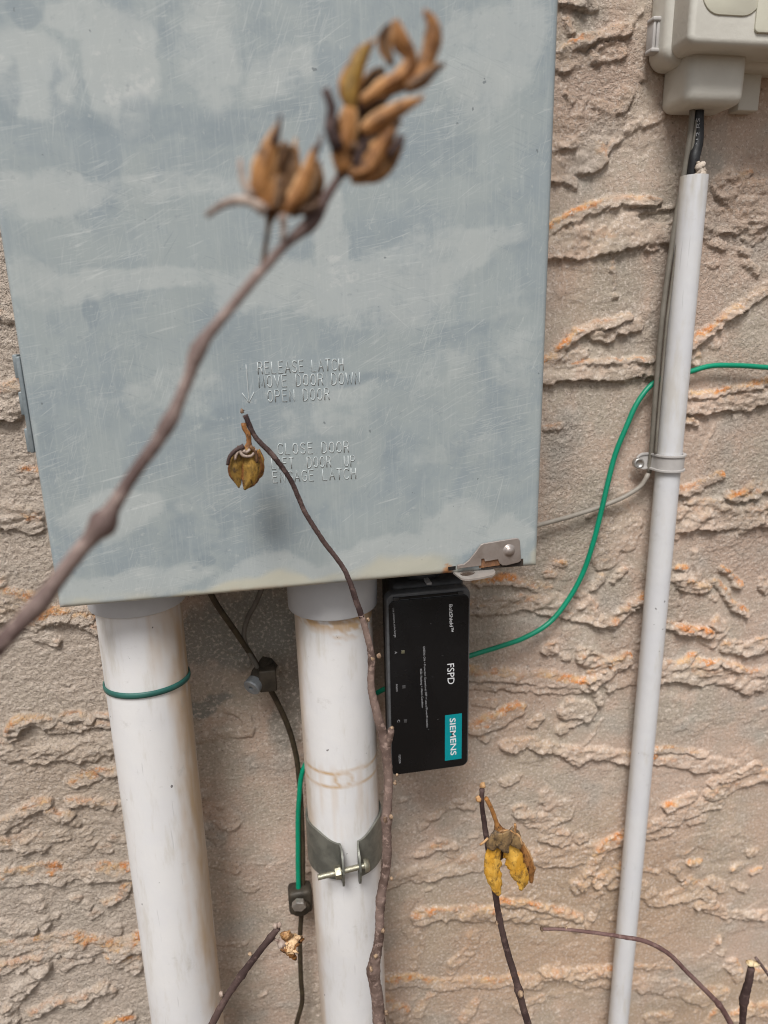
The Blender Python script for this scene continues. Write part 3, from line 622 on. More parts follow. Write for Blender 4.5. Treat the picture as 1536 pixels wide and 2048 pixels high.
# stamped lettering: single-stroke capitals
GLY = {
 'A': [[(0,0),(.3,1),(.6,0)],[(.1,.34),(.5,.34)]], 'C': [[(.58,.8),(.45,.97),(.2,.97),(.04,.78),(.04,.22),(.2,.03),(.45,.03),(.58,.2)]],
 'D': [[(.03,0),(.03,1),(.3,1),(.52,.85),(.57,.6),(.57,.4),(.52,.15),(.3,0),(.03,0)]], 'E': [[(.55,1),(.03,1),(.03,0),(.55,0)],[(.03,.53),(.48,.53)]],
 'F': [[(.55,1),(.03,1),(.03,0)],[(.03,.53),(.48,.53)]], 'G': [[(.58,.8),(.45,.97),(.2,.97),(.04,.78),(.04,.22),(.2,.03),(.45,.03),(.58,.18),(.58,.46),(.34,.46)]],
 'H': [[(.03,0),(.03,1)],[(.57,0),(.57,1)],[(.03,.52),(.57,.52)]], 'I': [[(.15,0),(.15,1)]], 'L': [[(.03,1),(.03,0),(.52,0)]],
 'M': [[(.03,0),(.03,1),(.35,.15),(.67,1),(.67,0)]], 'N': [[(.03,0),(.03,1),(.57,0),(.57,1)]],
 'O': [[(.04,.25),(.04,.75),(.18,.96),(.42,.96),(.56,.75),(.56,.25),(.42,.04),(.18,.04),(.04,.25)]],
 'P': [[(.03,0),(.03,1),(.4,1),(.55,.88),(.55,.62),(.4,.5),(.03,.5)]], 'R': [[(.03,0),(.03,1),(.4,1),(.55,.88),(.55,.64),(.4,.52),(.03,.52)],[(.38,.52),(.57,0)]],
 'S': [[(.56,.82),(.42,.97),(.18,.97),(.05,.8),(.08,.62),(.5,.42),(.56,.22),(.42,.03),(.16,.03),(.03,.18)]],
 'T': [[(0,1),(.6,1)],[(.3,1),(.3,0)]], 'U': [[(.03,1),(.03,.24),(.18,.03),(.42,.03),(.57,.24),(.57,1)]], 'V': [[(0,1),(.3,0),(.6,1)]],
 'W': [[(0,1),(.2,0),(.4,.85),(.6,0),(.8,1)]], ' ': []}
ADV = {'I': .3, 'M': .7, 'W': .8, ' ': .5}
def seat(p):
    """on the slightly uneven sheet"""
    d = .0005*(float(fbm(np.array([p[0]*7]), np.array([p[2]*7]), 77, 2)[0])-.5); return np.array([p[0], YF+d-.00006, p[2]])
def stamp(text, p0, p1, hpx):
    """letters between two baseline pixels on the panel face"""
    a = P(*p0, YF); b = P(*p1, YF); h = hpx*depth_at(a)/FPX
    n = sum(ADV.get(c, .6)+.26 for c in text)-.26
    ux = (b-a)/n; out = []; x = 0
    for c in text:
        for st in GLY[c]:
            pts = [seat(a+ux*(x+u)+np.array([0, 0, h*v])) for u, v in st]
            out.append(tube(pts, .00034, 6))
        x += ADV.get(c, .6)+.26
    return join(*out)
for txt, a, b, h in (('RELEASE LATCH', (516, 748), (687, 740), 23), ('MOVE DOOR DOWN', (518, 775), (720, 767), 23), ('OPEN DOOR', (536, 804), (659, 799), 23),
                     ('CLOSE DOOR', (556, 909), (698, 904), 22), ('LIFT  DOOR  UP', (544, 938), (710, 932), 22), ('ENGAGE LATCH', (546, 965), (712, 957), 22)):
    part('lettering', stamp(txt, a, b, h), M['stamped'], panel)
ar = [P(492, 729, YF), P(498, 805, YF)]
ar = [seat(ar[0]+(ar[1]-ar[0])*t) for t in np.linspace(0, 1, 8)]
part('arrow', join(tube(ar, .00032, 6), tube([seat(P(484, 786, YF)), ar[-1], seat(P(508, 784, YF))], .00032, 6)), M['stamped'], panel)

# hinge on the far left edge
hb = P(42, 712, -.114); hc = P(70, 902, -.114)
hinge = part('hinge', rbox((XL-.0034, -.1205, hc[2]), (XL-.0008, -.108, hb[2]), .0006), M['hinge'], panel)
for y0, y1 in ((708, 755), (782, 828), (855, 902)):
    a = P(40, y0, -.112); b = P(40, y1, -.112)
    part('knuckle', rbox((XL-.0056, -.1185, b[2]), (XL-.0030, -.110, a[2]), .0006), M['hinge'], hinge)

# latch
def px_outline(pts, Y): return [tuple(P(x, y, Y)) for x, y in pts]
part('latch_recess_shade', prism(px_outline([(977,1124),(1046,1117),(1046,1131),(962,1138),(962,1124)], YF-.0004), (0, -.0005, 0)), M['recess'], panel, False)  # dark plate on the cover, painted shade in place of an opening
part('latch_slot', prism(px_outline([(896,1134),(911,1132),(911,1139),(897,1141)], YF-.0004), (0, -.0004, 0)), M['dark'], panel, False)
part('catch', prism(px_outline([(958,1118),(998,1114),(1000,1130),(958,1136)], YF-.001), (0, -.0006, 0), .0002), M['rust'], panel, False)
lp = part('latch_plate', prism(px_outline([(913,1129),(927,1127),(937,1119),(949,1104),(960,1089),(966,1086),(1000,1080),(1032,1075),(1037,1077),(1039,1082),(1041,1120),(1036,1124),(1012,1130),(1004,1130),(998,1126),(995,1118),(969,1122),(967,1116),(962,1117),(962,1130),(914,1137)], YF-.0016), (0, -.0014, 0), .0005), M['latch'], panel, False)
rc = P(1018, 1101, YF-.0028)
part('rivet', lathe(rc, (0, -1, 0), [(-.001, .0050), (0, .0049), (.0005, .0042), (.0007, .0034), (.0014, .0032), (.0021, .0026), (.0026, .0016), (.0028, .0003)]), M['latch'], lp)
ZL = ZB+.0008
def z_outline(pts): return [tuple(PZ(x, y, ZL)) for x, y in pts]
def build_tab():
    o = z_outline([(911,1140),(940,1135),(972,1129),(979,1130),(986,1137),(991,1143),(990,1146),(986,1149),(972,1153),(955,1156),(940,1158),(930,1158),(922,1156),(914,1150),(906,1144)])
    hole = z_outline([(935+15*math.cos(t), 1146.5+5.2*math.sin(t)-1.6*math.cos(t)) for t in np.linspace(0, 2*math.pi, 16, endpoint=False)])
    bm = bmesh.new()
    def loop(ps):
        v = [bm.verts.new(p) for p in ps]; return [bm.edges.new((v[i], v[(i+1) % len(v)])) for i in range(len(v))]
    e = loop(o)+loop(hole)
    r = bmesh.ops.triangle_fill(bm, edges=e, use_beauty=True, use_dissolve=False)
    r = bmesh.ops.extrude_face_region(bm, geom=bm.faces[:])
    for v in [g for g in r['geom'] if isinstance(g, bmesh.types.BMVert)]: v.co.z -= .0013
    bmesh.ops.recalc_face_normals(bm, faces=bm.faces[:])
    return bm_out(bm)
part('latch_tab', build_tab(), M['latchpale'], panel, False)

# ------------------------------------------------------------------ big pipes
def pipe_mesh(name, top, bot, r, stainf, mat, parent, nz=420, na=72):
    zs = np.linspace(top[2], bot[2], nz); t = np.linspace(0, 1, nz)
    A, T = np.meshgrid(np.linspace(0, 2*math.pi, na, endpoint=False), t)
    cx = top[0]+(bot[0]-top[0])*T; cy = top[1]+(bot[1]-top[1])*T; cz = top[2]+(bot[2]-top[2])*T
    X = cx+r*np.sin(A); Y = cy-r*np.cos(A); Z = cz                  # A = 0 faces the viewer, +A turns to the right
    A2 = (A+math.pi) % (2*math.pi)-math.pi
    st = stainf(A2, cz)
    return grid_obj(name, np.stack([X, Y, Z], -1), X.shape, {'stain': np.clip(st, 0, 1)}, mat, parent, True)
def extrap(a, b, z):
    t = (z-a[2])/(b[2]-a[2]); return a+(b-a)*t
YP = -.065; RP = .0302
a1, b1 = P(281, 1240, YP), P(377.5, 2048, YP)
a2, b2 = P(668, 1250, YP), P(708.5, 2048, YP)
zlev = lambda x, y, Y=-.095: float(P(x, y, Y)[2])
p1 = thing('pvc_pipe', (b1[0], YP, 0), 'thick white PVC pipe with a green tie round it, below the panel', 'pipe', 'white pipes below the panel')
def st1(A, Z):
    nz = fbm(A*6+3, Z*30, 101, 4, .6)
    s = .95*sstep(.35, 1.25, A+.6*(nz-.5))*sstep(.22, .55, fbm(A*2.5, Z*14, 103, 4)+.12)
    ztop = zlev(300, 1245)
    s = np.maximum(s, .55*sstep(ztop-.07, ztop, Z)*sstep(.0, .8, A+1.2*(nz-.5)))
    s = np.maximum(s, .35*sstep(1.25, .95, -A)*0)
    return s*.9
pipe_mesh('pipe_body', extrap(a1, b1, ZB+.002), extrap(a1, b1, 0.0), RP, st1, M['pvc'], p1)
zc = zlev(280, 1238, YP-.036)
def collar(c, z0, z1, r, parent):
    zz = [(-(z1-z0), r*.9)] if 0 else None
    pr = [(0, RP+.0003), (0, r-.001), (.0004, r-.0003), (.001, r), (z1-z0-.002, r), (z1-z0, r-.001)]
    part('collar', lathe((c[0], c[1], z0), (0, 0, 1), pr, 48), M['collar'], parent)
c1 = extrap(a1, b1, zc); collar(c1, zc, ZB+.003, .0345, p1)
p2 = thing('pvc_pipe', (b2[0], YP, 0), 'thick white PVC pipe with brown stain rings and a metal strap clamp', 'pipe', 'white pipes below the panel')
zk = zlev(660, 1550); zk2 = zlev(660, 1578)
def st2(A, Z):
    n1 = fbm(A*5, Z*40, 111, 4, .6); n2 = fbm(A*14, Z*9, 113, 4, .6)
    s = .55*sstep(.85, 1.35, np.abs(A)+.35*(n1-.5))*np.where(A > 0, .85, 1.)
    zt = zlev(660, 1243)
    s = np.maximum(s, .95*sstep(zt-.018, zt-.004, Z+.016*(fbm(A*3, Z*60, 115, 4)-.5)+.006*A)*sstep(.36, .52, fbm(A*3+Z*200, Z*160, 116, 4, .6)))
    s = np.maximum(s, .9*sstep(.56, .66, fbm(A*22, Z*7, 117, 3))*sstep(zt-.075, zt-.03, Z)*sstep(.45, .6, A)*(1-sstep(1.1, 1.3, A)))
    for z in (zk, zk2):
        zz = z+.0010*np.sin(A*3+1)
        s = np.maximum(s, 1.1*np.exp(-((Z-zz)/.0012)**2)*(.45+.9*fbm(A*8, Z*200, 118, 3)))
    d = np.hypot((A+.05)*RP, Z-(zk+zk2)/2-.0005)
    s = np.maximum(s, .85*np.exp(-((d-.0062)/.0014)**2)); s = np.maximum(s, .4*np.exp(-(d/.004)**2)*n1)
    s = np.maximum(s, .25*sstep(.5, .65, n2)*sstep(zk2-.10, zk2, Z)*(1-sstep(zk, zk+.01, Z)))
    return s
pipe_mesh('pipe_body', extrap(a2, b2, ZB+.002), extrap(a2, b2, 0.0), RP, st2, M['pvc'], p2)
zc2 = zlev(660, 1246, YP-.036)
collar(extrap(a2, b2, zc2), zc2, ZB+.003, .0345, p2)

# green tie round the left pipe
zt_ = zlev(285, 1399, -.096)
tc = extrap(a1, b1, zt_)
def ring_band(c, r, thick, hgt, tilt, gapdeg=0, n=72):
    V = []; F = []
    for k in range(n):
        a = 2*math.pi*k/n
        for dr, dz in ((0, -hgt/2), (thick*.8, -hgt/2*.85), (thick, 0), (thick*.8, hgt/2*.85), (0, hgt/2)):
            x = (r+dr)*math.sin(a); y = -(r+dr)*math.cos(a)
            V.append((c[0]+x, c[1]+y, c[2]+dz+x*tilt[0]+y*tilt[1]))
    m = 5
    for k in range(n):
        for j in range(m-1):
            F.append((k*m+j, ((k+1) % n)*m+j, ((k+1) % n)*m+j+1, k*m+j+1))
    return V, F
tie = part('plant_tie', ring_band((tc[0], tc[1], tc[2]), RP+.0003, .0013, .0046, (.0, -.10)), M['tie'])
tag(tie, 'dark green plastic tie looped round the left white pipe', 'cable tie')

# strap clamp on the middle pipe
zs_ = zlev(690, 1722, -.1)
sc = extrap(a2, b2, zs_)
clamp = thing('pipe_clamp', (sc[0], sc[1], sc[2]), 'dull galvanized two piece strap clamp bolted round the stained white pipe', 'pipe clamp')
def half_strap(s):
    V = []; F = []; r = RP+.0004; th = .0016; n = 34; m = 9; full = .0215
    angs = np.linspace(math.radians(168), math.radians(13), n)
    rows = []
    for a in angs:
        k = sstep(math.radians(60), math.radians(13), a) if False else float(np.clip((math.radians(55)-a)/math.radians(42), 0, 1))
        k = k*k*(3-2*k)
        top = full*(1-.38*k); bot = -full*(1-.0*k)
        rows.append([(s*r*math.sin(a), -r*math.cos(a), top+(bot-top)*j/(m-1)) for j in range(m)])
    # ear: turns outward and becomes a rounded lug standing off the pipe
    a = math.radians(13); bx = s*r*math.sin(a); by = -r*math.cos(a)
    for q in np.linspace(.15, 1, 9):
        ln = .0165
        e = math.sqrt(max(0, 1-max(0, (q-.35)/.65)**2))
        top = full*.62*(e*.75+.25*e)-.003*q; bot = -full*(e*.9+.1*e)*.92-.003*q
        x = bx-s*.0012*min(1, q*3)+s*.0004*q
        rows.append([(x, by-ln*q, top+(bot-top)*j/(m-1)) for j in range(m)])
    rows = np.array(rows)
    # thickness outwards (away from the pipe on the band, sideways on the lug)
    N = np.zeros_like(rows)
    for i in range(len(rows)):
        d = rows[min(i+1, len(rows)-1), 0]-rows[max(i-1, 0), 0]; nn = np.array([-d[1], d[0], 0])*s
        nn = nn/(np.linalg.norm(nn)+1e-12)
        if i < n and np.dot(nn[:2], rows[i, 0][:2]) < 0: nn = -nn
        if i >= n: nn = np.array([s, 0, 0.])
        N[i] = nn
    A = rows.reshape(-1, 3)+np.array(sc); B = (rows+N*th).reshape(-1, 3)+np.array(sc)
    V = list(A)+list(B); o = len(A); R_ = len(rows)
    for i in range(R_-1):
        for j in range(m-1):
            p, q, r2, t = i*m+j, i*m+j+1, (i+1)*m+j+1, (i+1)*m+j
            F.append((p, q, r2, t)); F.append((o+p, o+t, o+r2, o+q))
    for i in range(R_-1):
        F.append((i*m, (i+1)*m, o+(i+1)*m, o+i*m)); F.append((i*m+m-1, o+i*m+m-1, o+(i+1)*m+m-1, (i+1)*m+m-1))
    for j in range(m-1):
        F.append((j, o+j, o+j+1, j+1)); k = (R_-1)*m; F.append((k+j, k+j+1, o+k+j+1, o+k+j))
    return V, F
for s in (-1, 1): sharp(part('strap', half_strap(s), M['strapsteel'], clamp), 40)
bz = sc[2]-.0035; by_ = sc[1]-RP-.0105
def screw_prof(L, r, pitch=.0011):
    pr = []; t = 0
    while t < L: pr += [(t, r), (t+pitch/2, r*.86)]; t += pitch
    return pr+[(L, r*.8)]
ba = np.array([sc[0]+.0105, by_, bz+.0012]); bd = np.array([-.038, 0, -.0042]); bl_ = np.linalg.norm(bd); bd = bd/bl_
bolt = part('bolt', lathe(ba, bd, screw_prof(.038, .0025), 14), M['boltzinc'], clamp)
part('bolt_head', lathe(ba, bd, [(-.0045, .0016), (-.0042, .0036), (-.003, .0050), (-.0006, .0053), (.0, .0053)], 18), M['boltzinc'], bolt)
sharp(part('nut', lathe(ba+bd*.0185, bd, [(0, .0047), (.0006, .0053), (.0050, .0053), (.0056, .0047)], 6), M['boltzinc'], bolt, False))

# ------------------------------------------------------------------ surge protector
YS = -.090
sTL = P(766, 1187, YS); sBR = P(943, 1540, YS); sTR = P(936, 1180, YS); sBL = P(787, 1545, YS)
SX0 = float((sTL[0]+sBL[0])/2); SX1 = float((sTR[0]+sBR[0])/2); SZ1 = float((sTL[2]+sTR[2])/2); SZ0 = float((sBL[2]+sBR[2])/2)
surge = thing('surge_protector', ((SX0+SX1)/2, -.065, SZ0), 'black surge protector with white print and teal logo hanging under the panel', 'surge protector')
part('housing', rbox((SX0+.0065, -.0795, SZ0+.003), (SX1-.002, -.032, SZ1+.004), .0045, 4), M['blackplastic'], surge)
part('front_shell', prism(round_rect(SX0, SX1, SZ0, SZ1, .006, -.0785), (0, -.0105, 0), .0014, 3), M['shell'], surge)
part('faceplate', prism(round_rect(SX0+.0016, SX1-.0016, SZ0+.0016, SZ1-.0052, .0045, YS+.0008), (0, -.0011, 0), .0003), M['blackface'], surge)
part('slot', rbox((SX0+.009, YS+.0006, SZ1-.0044), (SX1-.009, YS-.0001, SZ1-.0026), 0), M['dark'], surge, False)
for x in (SX0+.0072, SX1-.0082):
    part('clip', rbox((x-.0022, YS-.0008, SZ1-.0050), (x+.0022, YS+.001, SZ1-.0022), .0004), M['blackplastic'], surge)
nz_ = P(846, 1160, -.065)
part('nipple', lathe((SX0+.033, -.060, SZ1-.002), (0, 0, 1), [(0, .012), (.006, .012), (.006, .016), (.011, .016), (.011, .012), (.03, .012)], 24), M['blackplastic'], surge)
part('ridge_tab', rbox((SX0+.032, -.086, SZ1+.0035), (SX0+.036, -.060, SZ1+.0055), .0005), M['printdim'], surge)
YT = YS-.0003-.00015
def text_mesh(txt, size, bold=0.):
    cu = bpy.data.curves.new('txt', 'FONT'); cu.body = txt; cu.size = size; cu.offset = bold; cu.resolution_u = 3
    ob = bpy.data.objects.new('txt', cu); COL.objects.link(ob)
    dg = bpy.context.evaluated_depsgraph_get(); me = bpy.data.meshes.new_from_object(ob.evaluated_get(dg))
    v = np.array([x.co[:] for x in me.vertices]).reshape(-1, 3); f = [tuple(p.vertices) for p in me.polygons]
    bpy.data.objects.remove(ob); bpy.data.curves.remove(cu); bpy.data.meshes.remove(me)
    return v, f
def vtext(name, txt, pix0, pix1, hpx, mat, parent, bold=0., Y=YT):
    """print that reads downwards, from one pixel to another along its baseline"""
    v, f = text_mesh(txt, 1., bold)
    a = P(*pix0, Y); b = P(*pix1, Y); L = abs(a[2]-b[2])
    w = v[:, 0].max()-v[:, 0].min(); cap = .73
    h = hpx*depth_at(a)/FPX
    sx = L/w; sy = h/cap
    dx = (b[0]-a[0])/L
    t = (v[:, 0]-v[:, 0].min())*sx
    o = np.stack([a[0]+v[:, 1]*sy+dx*t, np.full(len(v), Y), a[2]-t], -1)
    return part(name, (o, f), mat, parent, False)
lgx0 = P(890, 1431, YT); lgx1 = P(923, 1517, YT)
logo = part('logo_plate', prism([(lgx0[0], YT+.0002, lgx0[2]), (lgx1[0], YT+.0002, lgx0[2]), (lgx1[0], YT+.0002, lgx1[2]), (lgx0[0], YT+.0002, lgx1[2])], (0, -.00025, 0)), M['teal'], surge, False)
vtext('lettering', 'SIEMENS', (899.5, 1437), (901.5, 1511), 12.5, M['print'], logo, .012, YT-.0002)
vtext('lettering', 'FSPD', (894.5, 1328), (895.5, 1369), 15, M['print'], surge, .0)
vtext('lettering', 'BoltShield™', (898, 1209), (900, 1264), 7.6, M['print'], surge, .004)
vtext('lettering', 'GREEN: ON = Protection Operational, OFF = Loss of Power/Protection', (846, 1293), (853, 1455), 4.2, M['printdim'], surge)
vtext('lettering', 'RED: Flashing = Alarm Condition', (840, 1338), (843.5, 1416), 4.2, M['printdim'], surge)
vtext('lettering', 'usa.siemens.com/surge', (785, 1216), (789, 1275), 4.6, M['printdim'], surge)
vtext('lettering', 'A', (789.5, 1303), (789.8, 1308), 5, M['printdim'], surge)
vtext('lettering', 'Alarm', (791.5, 1368), (792.5, 1383), 4.4, M['printdim'], surge)
vtext('lettering', 'C', (795, 1440), (795.2, 1445), 5, M['printdim'], surge)
vtext('lettering', 'FSPD036', (797, 1510), (798, 1527), 4.2, M['printdim'], surge)
for x, y, m in ((806, 1304, 'led'), (808, 1374, 'leddark'), (811, 1442, 'leddark')):
    c = P(x, y, YT); part('indicator_light', rbox((c[0]-.0013, YT-.0003, c[2]-.0013), (c[0]+.0013, YT+.0006, c[2]+.0013), .0003), M[m], surge, False)

# ------------------------------------------------------------------ thin conduit, its strap and cables
YC = -.021; RC = .0106
ca, cb = P(1389, 350, YC), P(1236, 2048, YC)
cond = thing('conduit', (cb[0], YC, 0), 'thin pale grey conduit with a torn caulked top, right of the panel', 'conduit')
ztp = float(P(1389, 352, YC)[2])
def stc(A, Z):
    n1 = fbm(A*4, Z*40, 131, 4, .6)
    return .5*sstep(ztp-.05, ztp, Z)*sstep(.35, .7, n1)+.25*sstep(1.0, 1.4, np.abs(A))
pipe_mesh('conduit_body', extrap(ca, cb, ztp), extrap(ca, cb, 0.), RC, stc, M['conduit'], cond, 400, 40)
rng = random.Random(8)
lump = []
for x, y, r in ((1398, 334, 7), (1404, 330, 6), (1399, 344, 8), (1403, 352, 8), (1408, 326, 4), (1398, 358, 8), (1391, 352, 6), (1407, 341, 6), (1406, 360, 7), (1395, 327, 4)):
    c = P(x, y, YC-.006); r = r*depth_at(c)/FPX
    lump.append(ball(c, r, 7, (1, .8, 1.25)))
lv, lf = join(*lump); lv = np.array(lv); lv = lv+.0028*(np.stack([vnoise(lv[:, 0]*700, lv[:, 2]*700, k) for k in (1, 2, 3)], -1)-.5)
part('caulk', (lv, lf), M['putty'], cond)
bc_pts = [P(1396, 190, -.017), P(1396, 240, -.018), P(1395, 285, -.019), P(1388, 318, YC), P(1385, 345, YC), P(1384, 370, YC)]
bcab = thing('black_cable', bc_pts[0], 'black cable with white printed digits running from beige box into conduit', 'cable')
part('sheath', tube(spline(bc_pts, .002), .0044, 14), M['cableblack'], bcab)
def uptext(txt, pix0, pix1, hpx, Y, mat, parent):
    """print that reads upwards, wrapped on the cable"""
    v, f = text_mesh(txt, 1., 0)
    a = P(*pix0, Y); b = P(*pix1, Y); L = b[2]-a[2]; w = v[:, 0].max()-v[:, 0].min(); h = hpx*depth_at(a)/FPX
    t = (v[:, 0]-v[:, 0].min())*L/w; dx = (b[0]-a[0])/L
    off = (v[:, 1]-.36)*h/.73
    o = np.stack([a[0]-off+dx*t, Y+off*off/(2*.0044), a[2]+t], -1)
    return part('lettering', (o, f), mat, parent, False)
uptext('4212 RS', (1394.5, 304), (1396.5, 236), 8, -.0228, M['printdim'], bcab)
gpts = [P(1386, 205, -.02), P(1381, 262, -.0185), P(1371, 330, -.018), P(1357, 410, -.016), P(1344, 490, -.016), P(1334, 560, -.016), P(1324, 640, -.016), P(1317, 720, -.015), P(1309, 820, -.015), P(1303, 900, -.014), P(1298, 945, -.013),
        P(1285, 968, -.012), P(1255, 990, -.011), P(1210, 1010, -.010), P(1150, 1030, -.010), P(1085, 1048, -.012), P(1040, 1060, -.02)]
gc = part('flat_cable', tube(spline(gpts[:11]), .0023, 10), M['cablegrey']); tag(gc, 'taupe cable running down the left side of the thin grey conduit', 'cable')
part('lower_run', tube(spline(gpts[10:]), .0021, 10), M['cablepale'], gc)
g2 = part('thin_wire', tube(spline([P(x+9, y, -.0235+.003) for x, y in ((1384, 240), (1371, 330), (1357, 410), (1345, 490), (1334, 570), (1324, 650), (1316, 740), (1308, 830), (1302, 910))]), .0011, 8), M['cablegrey'])
tag(g2, 'thin taupe wire squeezed between the taupe cable and the grey conduit', 'wire')

# conduit strap
zq = float(P(1330, 930, -.033)[2]); qc = extrap(ca, cb, zq)
strap = thing('conduit_strap', (qc[0], YC, zq), 'grey one hole plastic strap holding the thin conduit to the wall', 'pipe strap')
def build_strap():
    r = RC+.0006; th = .0022; hh = .0072; rows = []
    foot = P(1278, 927, -.009); fx = foot[0]-qc[0]
    path = []
    for x in np.linspace(fx-.0045, -r-.003, 6): path.append((x, .010, 1.))
    path.append((-r-.001, .008, 1)); 
    for a in np.linspace(math.radians(-95), math.radians(100), 22): path.append((r*math.sin(a), -r*math.cos(a), 1))
    path.append((r+.0018, .0085, .75)); path.append((r+.0035, .010, .6))
    p = np.array(path); m = 6; V = []; F = []
    prof = [(-1, 0), (-1, 1.25), (-.8, 1.25), (-.76, .75), (.76, .75), (.8, 1.25), (1, 1.25), (1, 0)]
    m = len(prof)
    for i in range(len(p)):
        d = p[min(i+1, len(p)-1), :2]-p[max(i-1, 0), :2]; d /= np.linalg.norm(d)+1e-9; nn = np.array([d[1], -d[0]])
        e = 1.
        if i < 5: e = [.45, .8, .95, 1, 1][i]
        for z, k in prof:
            V.append((qc[0]+p[i, 0]+nn[0]*th*k, YC+p[i, 1]+nn[1]*th*k, zq+z*hh*e*p[i, 2]))
    for i in range(len(p)-1):
        for j in range(m): F.append((i*m+j, i*m+(j+1) % m, (i+1)*m+(j+1) % m, (i+1)*m+j))
    F.append(tuple(range(m))); F.append(tuple((len(p)-1)*m+j for j in range(m-1, -1, -1)))
    return V, F
sharp(part('strap_band', build_strap(), M['greyplastic'], strap), 30)
fc = P(1278, 927, -.013)
part('screw', lathe(fc, (-.1, -1, 0), [(-.004, .0048), (0, .0048), (.0008, .0045), (.0009, .0030), (.0002, .0028), (.0002, .0002)], 20), M['steel'], strap)

# ------------------------------------------------------------------ green ground wire
gw = [P(1640, 742, -.010), P(1536, 735, -.010), P(1470, 731, -.009), P(1415, 733, -.008), P(1378, 744, -.0075), P(1340, 752, -.0055), P(1305, 768, -.0075), P(1278, 800, -.009), P(1252, 855, -.010), P(1230, 910, -.010), P(1217, 960, -.011), P(1203, 1020, -.013), P(1185, 1090, -.013),
      P(1164, 1150, -.012), P(1136, 1200, -.012), P(1098, 1246, -.014), P(1050, 1275, -.018), P(1000, 1293, -.024), P(945, 1310, -.03), P(850, 1345, -.028), P(765, 1380, -.024), P(700, 1420, -.018), P(645, 1480, -.018), P(606, 1540, -.022), P(598, 1600, -.024), P(596, 1700, -.025), P(597, 1792, -.026)]
gwo = part('green_wire', tube(spline(gw), .0023, 12), M['green'])
tag(gwo, 'green insulated ground wire curving across the wall and behind the surge protector', 'wire')

# brown ground conductor with its two connectors
cw = [P(405, 1150, -.05), P(428, 1200, -.04), P(470, 1262, -.030), P(505, 1315, -.026), P(530, 1360, -.025), P(552, 1400, -.023), P(575, 1450, -.022), P(592, 1510, -.021), P(600, 1580, -.021), P(605, 1680, -.022), P(605, 1790, -.022), P(600, 1880, -.020), P(602, 1960, -.019), P(604, 2005, -.018), P(595, 2040, -.017), P(585, 2090, -.017), P(575, 2300, -.02)]
cw.append(np.array([cw[-1][0], -.02, 0.0]))
cwo = part('copper_wire', tube(spline(cw), .0024, 10), M['copper']); tag(cwo, 'dark brown bare ground wire running down between the two white pipes', 'wire')
lw = part('grey_wire', tube(spline([P(530, 1160, -.035), P(512, 1205, -.030), P(494, 1240, -.027), P(488, 1275, -.026), P(498, 1305, -.027), P(515, 1335, -.029), P(524, 1355, -.028)], .003), .0021, 8), M['wiredim'])
tag(lw, 'short grey wire looping from the panel down to the upper connector', 'wire')
def hexnut(c, ax, r, L, mat, parent, name='nut', hole=0):
    pr = [(-L, r*.95), (-L*.1, r), (0, r*.88)]
    if hole: pr += [(0, hole), (-L*.6, hole*.95)]
    return part(name, lathe(c, ax, pr, 6 if not hole else 18), mat, parent, False)
k1 = P(520, 1352, -.03)
con1 = thing('wire_connector', k1, 'dark split bolt connector with grey nut where the grey wire joins', 'wire connector', 'connectors on the ground wire')
ax1 = np.array([-.55, -.75, -.30])
sharp(part('connector_body', lathe(k1-ax1*.004, ax1, [(-.012, .006), (-.011, .0088), (.006, .0088), (.0075, .0078), (.0095, .0072)], 6), M['bronze'], con1, False))
sharp(part('connector_jaw', rbox((k1[0]-.001, k1[1]-.009, k1[2]-.011), (k1[0]+.0135, k1[1]+.008, k1[2]+.0085), .0014), M['bronze'], con1))
hexnut(P(502, 1377, -.039), ax1, .0076, .010, M['nutgrey'], con1, 'nut', .0022)
k2 = P(600, 1802, -.028)
con2 = thing('wire_connector', k2, 'dark clamp connector with shiny hex bolt at end of green wire', 'wire connector', 'connectors on the ground wire')
sharp(part('connector_body', rbox((k2[0]-.0105, k2[1]-.005, k2[2]-.012), (k2[0]+.0115, k2[1]+.012, k2[2]+.0135), .004), M['bronze'], con2))
part('washer', lathe(P(601, 1818, -.036), (-.05, -1, -.12), [(-.003, .0088), (.0005, .0088), (.0012, .008)], 24), M['bronze'], con2)
hexnut(P(598, 1815, -.042), (-.08, -1, -.15), .0066, .005, M['steel'], con2, 'bolt_head')

# ------------------------------------------------------------------ beige telephone box, top right
n0 = P(1291, 150, 0.)
NX0 = float(n0[0]); NZ0 = float(n0[2])
tele = thing('utility_box', (NX0+.09, 0, NZ0), 'beige plastic utility box with cable snout at top right corner', 'utility box')
NX1 = NX0+.21; NZ1 = NZ0+.26
part('back_box', prism(round_rect(NX0, NX1, NZ0, NZ1, .012, .002), (0, -.029, 0), .007, 5), M['beige'], tele)
f0 = P(1376, 88, -.056)
def frustum():
    out = round_rect(NX0+.0045, NX1-.0045, NZ0+.004, NZ1-.004, .008, -.026, 5); inn = round_rect(float(f0[0]), NX1-.03, float(f0[2]), NZ1-.03, .006, -.056, 5)
    n = len(out)
    bm = bmesh.new(); a = [bm.verts.new(p) for p in out]; b = [bm.verts.new(p) for p in inn]
    for i in range(n): bm.faces.new((a[i], a[(i+1) % n], b[(i+1) % n], b[i]))
    f = bm.faces.new(b); bmesh.ops.recalc_face_normals(bm, faces=bm.faces[:])
    bmesh.ops.bevel(bm, geom=list(f.edges), offset=.0045, segments=4, profile=.5, affect='EDGES', clamp_overlap=True)
    return bm_out(bm)
part('lid', frustum(), M['beige'], tele)
s0 = P(1321, 212, -.001); s1 = P(1497, 150, -.037)
sn = part('snout', rbox((float(s0[0]), -.037, float(P(1400, 207, -.037)[2])), (float(s1[0]), .002, NZ0+.010), .0075, 5), M['beige'], tele)
